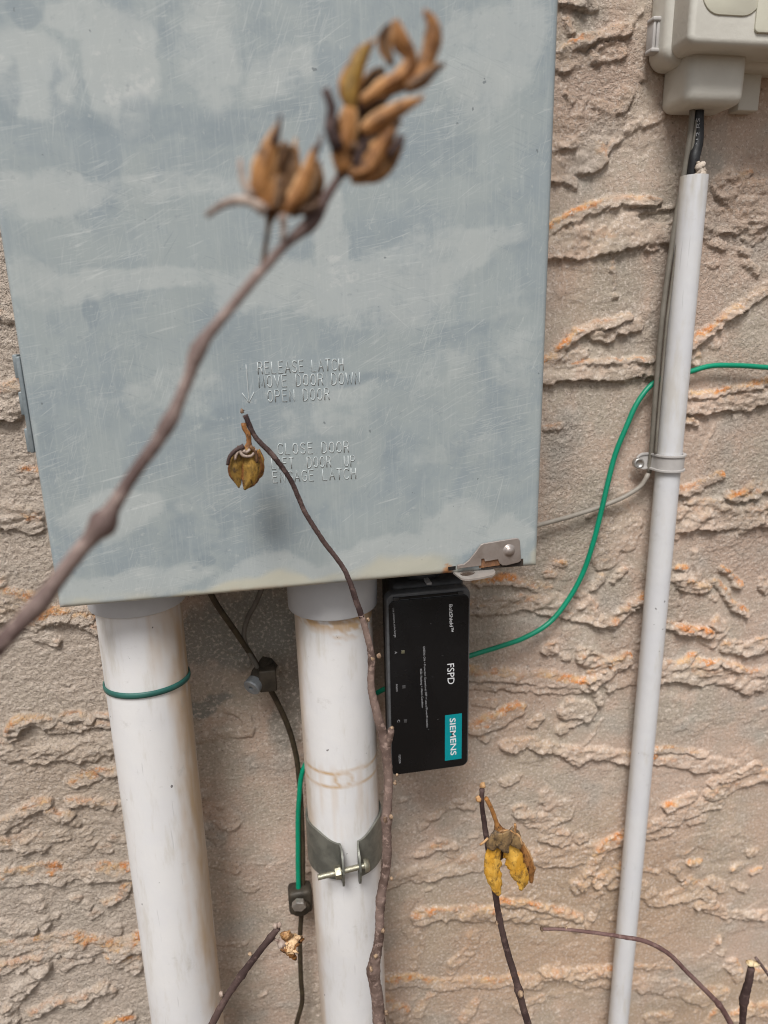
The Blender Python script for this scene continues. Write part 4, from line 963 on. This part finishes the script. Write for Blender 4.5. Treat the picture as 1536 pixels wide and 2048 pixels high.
# raised frames on the lid
def bar(pts, Y, w=.0018): return tube(spline([P(x, y, Y) for x, y in pts], .002), w, 8)
lb0 = P(1410, -60, -.057); lb1 = P(1521, 34, -.057)
part('label_frame', prism(round_rect(float(lb0[0]), float(lb1[0]), float(lb1[2]), float(lb0[2])+.05, .014, -.0555), (0, -.0014, 0), .0006), M['beigelabel'], tele)
lb2 = P(1522, -60, -.057); lb3 = P(1600, 70, -.057)
part('label_frame', prism(round_rect(float(lb2[0]), float(lb3[0]), float(lb3[2]), float(lb2[2])+.05, .003, -.0555), (0, -.0022, 0), .0006), M['beigelabel'], tele)
h0 = P(1286, 40, -.012); h1 = P(1286, 103, -.012)
hg = part('hinge_clip', join(rbox((NX0-.0050, -.016, h1[2]), (NX0-.0026, -.006, h0[2]), .0008), rbox((NX0-.0020, -.016, h1[2]), (NX0+.0006, -.006, h0[2]), .0008)), M['greyplastic'], tele)
for p in (h0, h1): part('clip_end', rbox((NX0-.0060, -.017, p[2]-.0016), (NX0+.004, -.007, p[2]+.0016), .0011), M['greyplastic'], hg)
sb = P(1500, 220, -.01)
part('mounting_foot', rbox((float(sb[0])-.012, -.012, float(sb[2])-.001), (float(sb[0])+.006, .003, NZ0+.01), .001), M['beige'], tele)

# ------------------------------------------------------------------ dry stems with seed pods
R3 = random.Random(21)
def stem_obj(pts, mat, name='dry_stem', parent=None, seg=.0016, n=10, knots=(), seed=1):
    """pts: (px, py, Y, width px) or ready world points (x,y,z,r)"""
    q = []
    for p in pts:
        if len(p) == 5: q.append(p[:4])
        else:
            c = P(p[0], p[1], p[2]); q.append((c[0], c[1], c[2], p[3]*depth_at(c)/FPX/2))
    s = spline(q, seg); r = s[:, 3].copy(); rg = np.random.RandomState(seed)
    w = np.cumsum(rg.randn(len(s), 3)*.00004, 0); w -= np.linspace(0, 1, len(s))[:, None]*w[-1]
    s[:, :3] += w
    for kx, ky, kY, amt, ln in knots:
        c = P(kx, ky, kY); d = np.linalg.norm(s[:, :3]-c, axis=1); r *= 1+amt*np.exp(-(d/ln)**2)
    return tube(s, r, n, True, .14, random.Random(seed)), s
def valve(L, W, bow, curl, seed, tip=1.0, notch=0):
    """one boat-shaped valve of a split capsule, base at the origin, growing along +Z, outer face towards -Y"""
    rg = np.random.RandomState(seed); nu, nv = 16, 9; A = []; B = []
    for i in range(nu):
        u = i/(nu-1)
        wd = W*(.30+.85*math.sin(math.pi*min(1, u*.80+.12))**.9)*(1-.93*max(0, (u-.55)/.45)**(1.5*tip))
        cy = -bow*math.sin(math.pi*u*.85)*1.0 - curl*u*u
        for j in range(nv):
            v = j/(nv-1)*2-1
            x = wd*v*.5*(1+.05*rg.randn()); 
            y = cy+wd*.42*(v*v)*(1-.3*u)+.00045*rg.randn()
            z = L*u+.0006*rg.randn()-(abs(v)**3)*L*.03
            y -= .0006*math.exp(-(v/.14)**2)
            A.append((x, y, z)); B.append((x*.92, y+.0009, z))
    F = []; o = nu*nv
    for i in range(nu-1):
        for j in range(nv-1):
            a, b, c, d = i*nv+j, i*nv+j+1, (i+1)*nv+j+1, (i+1)*nv+j
            F.append((a, b, c, d)); F.append((o+a, o+d, o+c, o+b))
    for i in range(nu-1):
        F.append((i*nv, (i+1)*nv, o+(i+1)*nv, o+i*nv)); k = nv-1; F.append((i*nv+k, o+i*nv+k, o+(i+1)*nv+k, (i+1)*nv+k))
    for j in range(nv-1):
        F.append((j, o+j, o+j+1, j+1)); k = (nu-1)*nv; F.append((k+j, k+j+1, o+k+j+1, o+k+j))
    return np.array(A+B), F
def frame_to(axis, roll=0.):
    ax = np.array(axis, float); ax /= np.linalg.norm(ax)
    y = np.array([0, 1., 0]); y = y-ax*np.dot(ax, y); y /= np.linalg.norm(y); x = np.cross(y, ax)
    c, s = math.cos(roll), math.sin(roll)
    return np.stack([x*c+y*s, -x*s+y*c, ax], 1)
def place(vf, base, axis, roll=0., tiltout=0.):
    v, f = vf; v = np.array(v)
    if tiltout:
        c, s = math.cos(tiltout), math.sin(tiltout); v = np.stack([v[:, 0], v[:, 1]*c-v[:, 2]*s, v[:, 1]*s+v[:, 2]*c], 1)
    return v@frame_to(axis, roll).T+np.array(base), f
def pod(parent, base, axis, L, W, mats, seed, rolls, tilts, name='seed_pod', stalk=None, bracts=0, bractmat='bract', core=True):
    """a dry capsule: calyx cup, open valves, curled bracts"""
    base = np.array(base); ax = np.array(axis, float); ax /= np.linalg.norm(ax)
    bm_ = ball((0, 0, L*.10), W*.40, 10, (1, 1, .8)); v, f = place(bm_, base, ax)
    if stalk is not None: 
        j = join((v, f), tube(spline(stalk, .002), W*.075, 8, True, .2, random.Random(seed))); v, f = j
    o = part(name, (v, f), M['huskdark' if not bractmat == 'bract' else 'bract'], parent)
    for k, (r, t) in enumerate(zip(rolls, tilts)):
        part('valve', place(valve(L*(1+.12*math.sin(seed+k*2.1)), W*(.95+.12*math.cos(seed*1.7+k)), W*.26, W*.10, seed*10+k), base+ax*L*.02, ax, r, t), M[mats[k % len(mats)]], o)
    rg = random.Random(seed)
    for k in range(bracts):
        a = 2*math.pi*k/max(1, bracts)+rg.uniform(-.3, .3); fr = frame_to(ax, a); ln = L*rg.uniform(.4, .75)
        pp = [base+fr@np.array([0, -W*.28, .0]), base+fr@np.array([0, -W*.50-ln*.16, ln*.22]), base+fr@np.array([.1*ln*rg.uniform(-1, 1), -W*.55-ln*.35, ln*.38]), base+fr@np.array([.2*ln*rg.uniform(-1, 1), -W*.5-ln*.62, ln*.25])]
        s = spline(pp, .0012); part('bract', tube(s, np.linspace(.0010, .0003, len(s)), 6), M['bract'], o)
    return o
def husk(name, pts, Y, mat, parent, seed=1, bulge=.24, inner='huskdark', flip=False, dy=0., rim=None, rag=1., keel=1.):
    rim = rim or {'huskbrown': 'huskpale', 'huskdark': 'huskbrown', 'huskpale': 'huskbrown', 'huskolive': 'huskbrown', 'huskyellow': 'huskyellow'}.get(mat, mat)
    """one dried valve: a curved shell swept along points (px, py, width px); flip shows its hollow side"""
    q = []
    for i, (x, y, w) in enumerate(pts):
        c = P(x, y, Y+dy*i/(len(pts)-1)); q.append((c[0], c[1], c[2], w*depth_at(c)/FPX))
    sp = spline(q, .0011); m = len(sp); nv = 9; rg = np.random.RandomState(seed); A = []; B = []
    ii = np.arange(m)*.0011; e1, e2 = [np.array([.6*(fbm(ii*260, ii*0+q, seed+9, 3, .7)[k_]-.5) for k_ in range(m)]) for q in (1.3, 7.7)]
    gi, gj = np.meshgrid(np.arange(m)*.35, np.arange(nv)*.9, indexing='ij'); wv = fbm(gi+seed, gj+seed*.7, seed, 3, .6)*2-1
    for i in range(m):
        t = sp[min(i+1, m-1), :3]-sp[max(i-1, 0), :3]; t /= np.linalg.norm(t)
        sd_ = np.cross(t, [0, 1., 0]); sd_ /= np.linalg.norm(sd_); nn = np.cross(sd_, t)
        if nn[1] > 0: nn = -nn
        w = sp[i, 3]
        for j in range(nv):
            v = j/(nv-1)*2-1
            ed = 1+(e1[i] if v < 0 else e2[i])*v*v*rag
            k = (1-abs(v)**1.6)*w*bulge+keel*(.07*w*math.exp(-(v/.12)**2)+.022*w*math.cos(v*16+i*.3))+.05*w*wv[i, j]
            p = sp[i, :3]+sd_*(v*w*.5*ed)+nn*((-k if flip else k)+.00012*rg.randn())
            A.append(p); B.append(p-nn*.0008 if not flip else p-nn*.0008)
    o = m*nv; F = []; mi = []
    for i in range(m-1):
        for j in range(nv-1):
            a, b, c, d = i*nv+j, i*nv+j+1, (i+1)*nv+j+1, (i+1)*nv+j
            rm = 2 if j in (0, nv-2) else (1 if flip else 0)
            F.append((a, b, c, d)); mi.append(rm); F.append((o+a, o+d, o+c, o+b)); mi.append(0 if flip else 1)
    for i in range(m-1):
        F.append((i*nv, (i+1)*nv, o+(i+1)*nv, o+i*nv)); k = nv-1; F.append((i*nv+k, o+i*nv+k, o+(i+1)*nv+k, (i+1)*nv+k)); mi += [2, 2]
    for j in range(nv-1):
        F.append((j, o+j, o+j+1, j+1)); k = (m-1)*nv; F.append((k+j, k+j+1, o+k+j+1, o+k+j)); mi += [0, 0]
    ob = part(name, (A+B, F), M[mat], parent)
    ob.data.materials.append(M[inner]); ob.data.materials.append(M[rim])
    if len(ob.data.polygons) == len(mi): ob.data.polygons.foreach_set('material_index', mi)
    return ob
def calyx(parent, pts, Y, r0, mat='bract', name='seed_pod'):
    """short stalk swelling into the receptacle the valves stand on"""
    q = [P(x, y, Y) for x, y in pts]; s = spline(q, .0012); u = np.linspace(0, 1, len(s)); k = depth_at(q[0])/FPX
    return part(name, tube(s, k*(r0*.26+r0*.74*np.clip((u-.6)/.4, 0, 1)**1.5), 10, True, .2, random.Random(3)), M[mat], parent)
def bud(parent, x, y, Y, rpx, mat='bud', sq=(.95, 1, 1.2)):
    rpx = rpx*.70; Y = Y+.0025
    c = P(x, y, Y); v, f = ball(c, rpx*depth_at(c)/FPX, 9, sq); v = np.array(v)
    v = v+.0011*(np.stack([vnoise(v[:, 0]*1500, v[:, 2]*1500, k+5) for k in range(3)], -1)-.5)
    return part('bud', (v, f), M[mat], parent)
def dirpx(a, b, Y, dY=0.): 
    p = P(*a, Y); q = P(*b, Y+dY); return (q-p)
def stem_thing(base, label, group='dry stems in front of the wall'):
    return thing('dry_stem', base, label, 'dry stem', group)

# 1: the near branch, out of focus
YB = -.385
def near(x, y): return YB
base = np.array([-.52, -.30, 0.])
b1p = [(-.52, -.30, 0., .0042, 1), (-.43, -.32, .45, .0038, 1), (-.27, -.33, .86, .0032, 1), (-60, 1345, YB, 37.0), (0, 1284, YB, 35.3), (75, 1208, YB, 33.6), (140, 1125, YB, 31.1), (205, 1045, YB, 31.1), (262, 955, YB, 26.0), (330, 858, YB, 26.0), (372, 770, YB, 23.5), (398, 700, YB, 25.2), (455, 625, YB, 21.0), (520, 545, YB, 20.2), (580, 480, YB, 20.2), (622, 445, YB, 25.2), (648, 400, YB, 21.0), (680, 352, YB, 14.3)]
st = stem_thing(base, 'blurred near branch crossing the panel, with two clusters of brown seed pods')
vf, sp = stem_obj(b1p, M['barkgrey'], n=14, knots=((207, 1048, YB, .85, .0032), (398, 702, YB, .38, .003), (345, 850, YB, .3, .003), (75, 1208, YB, .2, .004), (622, 445, YB, .25, .004)), seed=3)
part('branch', vf, M['barkgrey'], st)
bud(st, 197, 1050, YB-.003, 17, 'barkgrey' if 0 else 'bract'); bud(st, 392, 690, YB-.002, 9, 'barkgrey'); bud(st, 683, 354, YB-.002, 10, 'bract', (1, 1, .8)); bud(st, 235, 1205-0, YB, 6, 'barkgrey') if 0 else None
# left cluster: one pod on its side stalk
pd = calyx(st, [(526, 530), (534, 475), (542, 430), (548, 415)], YB, 20, 'huskdark')
husk('valve', [(566, 425, 35.2), (572, 380, 54.6), (578, 330, 45.8), (586, 292, 22.9)], YB+.006, 'huskdark', pd, 51, .2, 'huskdark', True)
husk('valve', [(540, 424, 29.9), (524, 385, 51.0), (526, 335, 49.3), (545, 285, 29.9), (560, 240, 7.0)], YB-.002, 'huskbrown', pd, 52)
husk('valve', [(560, 428, 26.4), (592, 395, 37.0), (615, 345, 29.9), (632, 292, 10.6)], YB-.003, 'huskbrown', pd, 53)
husk('valve', [(578, 425, 26.4), (616, 400, 35.2), (634, 358, 29.9), (636, 322, 8.8)], YB+.003, 'huskdark', pd, 54)
husk('valve', [(552, 420, 22.9), (558, 390, 29.9), (560, 352, 19.4)], YB-.004, 'huskdark', pd, 55, .3)
husk('valve', [(550, 424, 40.5), (556, 385, 65.1), (560, 340, 58.1), (566, 305, 26.4), (572, 282, 7.0)], YB+.010, 'huskdark', pd, 56, .12, 'huskdark', True)
for pts, w0 in (([(532, 424), (500, 402), (458, 404), (412, 432)], .0015), ([(505, 396), (486, 362), (480, 318)], .0012), ([(563, 428), (568, 455), (563, 482)], .0011)):
    pl = spline([P(x, y, YB-.004) for x, y in pts], .002); part('bract', tube(pl, np.linspace(w0, w0*.45, len(pl)), 6), M['bract'], pd)
pd = calyx(st, [(668, 365), (678, 350), (690, 338)], YB, 22, 'bract')
husk('valve', [(690, 345, 29.9), (684, 310, 45.8), (694, 262, 44.0), (700, 215, 26.4)], YB-.002, 'huskbrown', pd, 61)
husk('valve', [(700, 352, 26.4), (730, 345, 44.0), (760, 300, 40.5), (785, 255, 21.1)], YB-.003, 'huskbrown', pd, 62, .4)
husk('valve', [(715, 355, 21.1), (755, 345, 31.7), (785, 315, 26.4), (803, 288, 10.6)], YB, 'huskpale', pd, 63)
husk('valve', [(705, 345, 22.9), (715, 310, 35.2), (725, 270, 26.4), (735, 245, 12.3)], YB+.005, 'huskdark', pd, 64, .25, 'huskdark', True)
husk('valve', [(722, 262, 19.4), (765, 236, 35.2), (805, 214, 26.4), (842, 197, 7.9)], YB-.004, 'huskbrown', pd, 65)
husk('valve', [(730, 280, 19.4), (770, 262, 28.2), (800, 238, 12.3)], YB, 'huskdark', pd, 66, .2, 'huskdark', True)
for pts, w0 in (([(678, 300), (660, 255), (664, 215), (650, 178)], .0017), ([(672, 250), (660, 232), (668, 222)], .0016), ([(712, 335), (722, 300), (735, 270)], .0012), ([(775, 310), (795, 290), (800, 270)], .0011)):
    pl = spline([P(x, y, YB-.003) for x, y in pts], .002); part('bract', tube(pl, np.linspace(w0, w0*.6, len(pl)), 6), M['barkdark'], pd)
husk('valve', [(692, 350, 35.2), (700, 320, 49.3), (722, 300, 44.0), (745, 282, 17.6)], YB+.007, 'huskdark', pd, 67, .15, 'huskdark', True)
pd = calyx(st, [(688, 330), (690, 270), (700, 225), (712, 208)], YB+.003, 16, 'huskdark')
husk('valve', [(706, 222, 19.4), (699, 188, 38.7), (708, 145, 40.5), (728, 102, 26.4), (748, 82, 5.3)], YB-.001, 'huskolive', pd, 71)
husk('valve', [(722, 212, 24.6), (740, 175, 38.7), (752, 150, 26.4), (770, 138, 10.6)], YB+.004, 'huskdark', pd, 72, .25, 'huskdark', True)
husk('valve', [(722, 205, 19.4), (762, 178, 31.7), (805, 150, 33.4), (822, 120, 29.9), (800, 78, 35.2), (790, 40, 14.1)], YB-.002, 'huskbrown', pd, 73, .38)
husk('valve', [(785, 130, 10.6), (772, 100, 26.4), (768, 72, 24.6), (780, 48, 8.8)], YB+.002, 'huskpale', pd, 74, .3, 'huskdark', True)
husk('valve', [(800, 170, 21.1), (838, 150, 38.7), (856, 112, 33.4), (866, 70, 35.2), (860, 34, 19.4), (852, 24, 7.0)], YB-.001, 'huskbrown', pd, 75, .35)
husk('valve', [(812, 178, 19.4), (842, 160, 29.9), (866, 140, 21.1), (890, 128, 5.3)], YB-.003, 'huskdark', pd, 76, .3)
husk('valve', [(716, 225, 35.2), (735, 205, 49.3), (760, 190, 38.7), (785, 178, 14.1)], YB+.007, 'huskdark', pd, 77, .15, 'huskdark', True)
husk('valve', [(700, 250, 31.7), (716, 232, 44.0), (740, 226, 35.2), (770, 222, 10.6)], YB+.006, 'huskdark', pd, 78, .15, 'huskdark', True)
husk('valve', [(838, 165, 19.4), (848, 135, 26.4), (862, 105, 19.4), (874, 80, 5.3)], YB+.004, 'huskdark', pd, 79, .2, 'huskdark', True)
for pts, w0, mt in (([(545, 285), (556, 258), (562, 228)], .0008, 'barkdark'), ([(632, 300), (640, 284), (642, 268)], .0008, 'barkdark'), ([(588, 300), (592, 276)], .0007, 'huskpale'), ([(604, 425), (640, 405), (628, 400)], .0011, 'huskdark'), ([(840, 200), (846, 190)], .0008, 'huskbrown'), ([(862, 150), (888, 126)], .0008, 'barkdark'), ([(800, 292), (808, 272)], .0008, 'barkdark'), ([(735, 92), (752, 78)], .0008, 'huskpale'), ([(852, 32), (850, 18)], .0008, 'huskbrown'), ([(700, 290), (735, 300), (760, 285)], .0010, 'huskdark')):
    pl = spline([P(x, y, YB-.003) for x, y in pts], .002); part('bract', tube(pl, np.linspace(w0, w0*.35, len(pl)), 6), M[mt], pd)
part('twig', tube(spline([P(690, 330, YB+.002), P(692, 240, YB+.002), P(750, 196, YB+.003), P(822, 165, YB+.003)], .002), .0013, 8), M['barkdark'], st)

# 2: the long middle stem with a hanging pod and a fork
YM = -.150
m2 = [(490, 830, YM-.006, 11), (508, 870, YM-.006, 10), (545, 910, YM-.006, 11), (578, 955, YM-.006, 10), (608, 1020, YM-.005, 10), (645, 1080, YM-.005, 10), (690, 1142, YM-.004, 10), (712, 1200, YM-.004, 12), (733, 1262, YM-.003, 13), (744, 1315, YM-.003, 14), (744, 1372, YM-.002, 15), (757, 1430, YM-.002, 18), (773, 1490, YM-.001, 20),
      (779, 1560, YM, 18), (775, 1640, YM, 19), (776, 1720, YM, 19), (764, 1800, YM, 18), (760, 1880, YM, 19), (750, 1940, YM, 24), (757, 2000, YM, 24), (762, 2060, YM, 26)]
lastp = P(762, 2060, YM)
m2w = m2+[(lastp[0]-.005, YM, .35, .0058, 1), (lastp[0]-.02, YM+.01, 0., .0068, 1)]
st = stem_thing((lastp[0]-.02, YM+.01, 0.), 'long rough brown stem in front of the stained pipe, one pod near its tip')
vf, sp = stem_obj(m2w, None, n=12, seg=.0014, knots=((744, 1315, YM, .25, .003), (773, 1490, YM, .15, .004), (776, 1640, YM, .3, .003), (752, 1940, YM, .2, .004), (690, 1142, YM, .25, .002), (608, 1020, YM, .3, .002), (733, 1240, YM, .2, .002)), seed=7)
k = int(len(sp)*.30)
zcut = P(725, 1230, YM)[2]
i_c = int(np.argmin(np.abs(sp[:, 2]-zcut)))
def sub_tube(sp, i0, i1, seed, knots):
    s = sp[i0:i1]; r = s[:, 3].copy()
    for kx, ky, kY, amt, ln in knots:
        d = np.linalg.norm(s[:, :3]-P(kx, ky, kY), axis=1); r *= 1+amt*np.exp(-(d/ln)**2)
    return tube(s, r, 12, True, .16, random.Random(seed))
kn = ((744, 1315, YM, .3, .003), (773, 1490, YM, .2, .004), (776, 1640, YM, .35, .003), (752, 1940, YM, .25, .004), (690, 1142, YM, .25, .002), (608, 1020, YM, .3, .002), (733, 1240, YM, .25, .002), (764, 1800, YM, .2, .003))
part('lower_stem', sub_tube(sp, i_c-1, len(sp), 5, kn), M['barkold'], st)
part('upper_stem', sub_tube(sp, 0, i_c+1, 6, kn), M['barkdark'], st)
for x, y, r in ((484, 822, 7), (500, 857, 5), (692, 1140, 5), (606, 1017, 5), (758, 1312, 7), (744, 1316, 9), (783, 1458, 8), (770, 1640, 7), (782, 1634, 6), (783, 1757, 5), (766, 1861, 6), (742, 1938, 7), (752, 1912, 7), (772, 2026, 7), (790, 1566, 5), (794, 1550, 4), (709, 1198, 4), (737, 1239, 5), (581, 905+50, 3)): bud(st, x, y, YM-.006, r)
part('side_shoot', tube(spline([P(773, 1495, YM), P(779, 1478, YM-.004), P(782, 1460, YM-.006)], .002), [.0028*.9]*1 if 0 else .0024, 10, True, .15, random.Random(4)), M['barkold'], st)
YH = YM-.008
pd = calyx(st, [(487, 846), (489, 857), (495, 866), (498, 885), (496, 900), (494, 908)], YH, 20, 'huskbrown')
husk('valve', [(494, 897, 22), (497, 925, 30), (496, 950, 18)], YH+.006, 'huskdark', pd, 81, .2, 'huskdark', True)
husk('valve', [(512, 900, 18), (518, 925, 24), (516, 950, 16), (512, 960, 6)], YH+.002, 'huskolive', pd, 82)
husk('valve', [(486, 896, 22), (475, 918, 33), (472, 945, 28), (477, 968, 12), (478, 976, 3)], YH-.003, 'huskolive', pd, 83)
husk('valve', [(496, 896, 26), (502, 920, 42), (503, 945, 42), (494, 970, 20), (489, 980, 4)], YH-.003, 'huskolive', pd, 84)
for pts, w0, mt in (([(488, 892), (470, 902), (459, 914), (455, 930)], .0016, 'barkdark'), ([(478, 897), (486, 911), (502, 912), (513, 898)], .0011, 'bract'), ([(484, 895), (474, 906), (470, 920)], .0012, 'bract'), ([(500, 892), (511, 905), (514, 926)], .0013, 'huskdark'), ([(487, 900), (492, 905), (500, 898)], .0013, 'bract')):
    pl = spline([P(x, y, YH-.007) for x, y in pts], .0012); part('bract', tube(pl, np.linspace(w0, w0*.6, len(pl)), 7), M[mt], pd)

# 3: right stem with the yellow split pod
Y3 = -.20
e3 = P(1068, 2085, Y3)
s3 = [(964, 1578, Y3, 10.4), (964, 1605, Y3, 9.6), (972, 1665, Y3, 11.3), (982, 1730, Y3, 11.3), (992, 1795, Y3, 12.2), (1000, 1840, Y3, 12.2), (1016, 1905, Y3, 13.1), (1034, 1965, Y3, 13.9), (1049, 2020, Y3, 13.9), (1068, 2085, Y3, 14.8), (e3[0]+.02, Y3+.01, .35, .0048, 1), (e3[0]+.03, Y3+.02, 0., .0055, 1)]
st = stem_thing((e3[0]+.03, Y3+.02, 0), 'dark stem with a split yellow seed pod, rising between stained pipe and thin conduit')
vf, sp = stem_obj(s3, None, n=12, knots=((1000, 1838, Y3, .2, .003), (1040, 1985, Y3, .3, .004)), seed=9); part('stem', vf, M['barkdark'], st)
bud(st, 965, 1571, Y3, 9, 'huskpale'); bud(st, 957, 1598, Y3-.004, 9, 'huskpale'); bud(st, 993, 1846, Y3-.003, 6); bud(st, 1041, 1988, Y3-.005, 9)
Y4 = Y3-.010
o = calyx(st, [(972, 1596), (984, 1620), (991, 1640), (997, 1658), (1003, 1672)], Y4, 17, 'huskbrown')
husk('valve', [(1008, 1680, 40), (1012, 1700, 44), (1010, 1720, 20)], Y4+.006, 'huskdark', o, 91, .2, 'huskdark', True)
husk('valve', [(1032, 1680, 20), (1050, 1712, 26), (1060, 1742, 22), (1063, 1765, 8)], Y4+.001, 'huskbrown', o, 92)
husk('valve', [(992, 1680, 24), (987, 1712, 33), (987, 1745, 32), (993, 1775, 22), (998, 1790, 10)], Y4-.003, 'huskyellow', o, 93, keel=.5)
husk('valve', [(1016, 1686, 20), (1028, 1715, 36), (1038, 1742, 36), (1046, 1762, 24), (1042, 1780, 8)], Y4-.003, 'huskyellow', o, 94, keel=.5, rag=1.2)
husk('calyx_lobe', [(1000, 1664, 26), (989, 1682, 30), (986, 1694, 22), (988, 1701, 5)], Y4-.008, 'huskgrey', o, 95, .12, keel=.1, rag=1.2)
husk('calyx_lobe', [(1006, 1664, 34), (1008, 1683, 36), (1009, 1695, 24), (1017, 1706, 4)], Y4-.009, 'huskgrey', o, 96, .12, keel=.1, rag=1.2)
husk('calyx_lobe', [(1014, 1664, 26), (1029, 1679, 30), (1036, 1690, 20), (1041, 1698, 4)], Y4-.008, 'huskgrey', o, 97, .12, keel=.1, rag=1.2)
for pts in ([(990, 1672), (1003, 1662), (1022, 1662)], [(1020, 1660), (1038, 1672), (1044, 1690)], [(1028, 1670), (1031, 1655), (1030, 1648)], [(960, 1690), (968, 1684), (976, 1676)]):
    ss = spline([P(x, y, Y4-.008) for x, y in pts], .0015); part('bract', tube(ss, .0008, 6), M['huskpale'], o)

# 4: short cut stem at lower left with a papery pod
Y5 = -.17
e5 = P(405, 2085, Y5)
s5 = [(556, 1856, Y5, 12), (540, 1876, Y5, 12), (512, 1912, Y5, 13), (484, 1950, Y5, 14), (450, 1998, Y5, 14), (425, 2045, Y5, 15), (405, 2085, Y5, 15), (e5[0]-.03, Y5, .3, .0042, 1), (e5[0]-.05, Y5+.01, 0, .005, 1)]
st = stem_thing((e5[0]-.05, Y5+.01, 0), 'short slanting stem with a crumpled pale pod, between the two white pipes')
vf, sp = stem_obj(s5, None, n=12, knots=((484, 1950, Y5, .25, .003), (540, 1876, Y5, .3, .003)), seed=12); part('stem', vf, M['barkdark'], st)
for x, y, r in ((552, 1852, 8), (558, 1850, 7), (546, 1872, 6), (512, 1918, 5), (500, 1908, 5), (443, 1988, 7)): bud(st, x, y, Y5-.003, r, 'bract' if r > 6 else 'bud')
pod(st, P(562, 1884, Y5), dirpx((562, 1884), (600, 1896), Y5), .0145, .0115, ('papery', 'papery', 'huskbrown'), 41, (-1.5, -.3, 1.0, 2.2, 3.4, 4.5), (.55, .35, .3, .6, .3, .3), stalk=[P(548, 1878, Y5), P(562, 1884, Y5)], bracts=0)
part('valve', place(valve(.011, .008, .002, .0005, 77), P(570, 1882, Y5-.002), dirpx((570, 1882), (577, 1862), Y5), 0, .1), M['huskpale'], st)

# 5: thin arching twig bottom right
Y6 = -.15
e6 = P(1480, 2090, Y6)
s6 = [(1086, 1858, Y6, 6.1), (1120, 1858, Y6, 6.1), (1180, 1864, Y6, 7.0), (1240, 1873, Y6, 7.8), (1290, 1882, Y6, 8.7), (1330, 1902, Y6, 8.7), (1375, 1945, Y6, 8.7), (1415, 1985, Y6, 9.6), (1440, 2012, Y6, 10.4), (1465, 2055, Y6, 11.3), (1480, 2090, Y6, 11.3), (e6[0]+.02, Y6, .2, .0045, 1), (e6[0]+.03, Y6+.01, 0, .005, 1)]
st = stem_thing((e6[0]+.03, Y6+.01, 0), 'thin bare purple brown twig arching across the foot of the conduit')
vf, sp = stem_obj(s6, None, n=10, knots=((1437, 2008, Y6, .3, .003),), seed=15); part('twig', vf, m_bark('purple_brown_bark', (.13, .07, .065), (.26, .17, .15)), st)
for x, y, r in ((1084, 1858, 6), (1132, 1856, 4), (1222, 1874, 4), (1437, 2006, 6)): bud(st, x, y, Y6-.002, r)

# 6: stub at bottom right
e7 = P(1482, 2095, Y6)
s7 = [(1503, 1936, Y6, 13.1), (1496, 1968, Y6, 14.8), (1487, 2002, Y6, 16.5), (1486, 2020, Y6, 13.9), (1482, 2095, Y6, 13.9), (e7[0], Y6, .2, .005, 1), (e7[0], Y6+.01, 0, .006, 1)]
st = stem_thing((e7[0], Y6+.01, 0), 'thick dark cut stem stub with a pale broken tip, bottom right')
vf, sp = stem_obj(s7, None, n=12, knots=((1487, 2000, Y6, .15, .003),), seed=18); part('stem', vf, M['barkdark'], st)
M['cutend'] = m_husk('fresh_broken_wood', (.60, .45, .25), (.72, .60, .38), (.42, .28, .14))
for x, y, r in ((1500, 1926, 9), (1510, 1928, 8), (1518, 1926, 5)): bud(st, x, y, Y6-.002, r*1.2, 'cutend', (1.1, 1, .8))
ss = spline([P(1512, 1916, Y6), P(1530, 1940, Y6), P(1560, 1985, Y6)], .003); part('side_shoot', tube(ss, .0014, 8), M['barkgrey'], st)
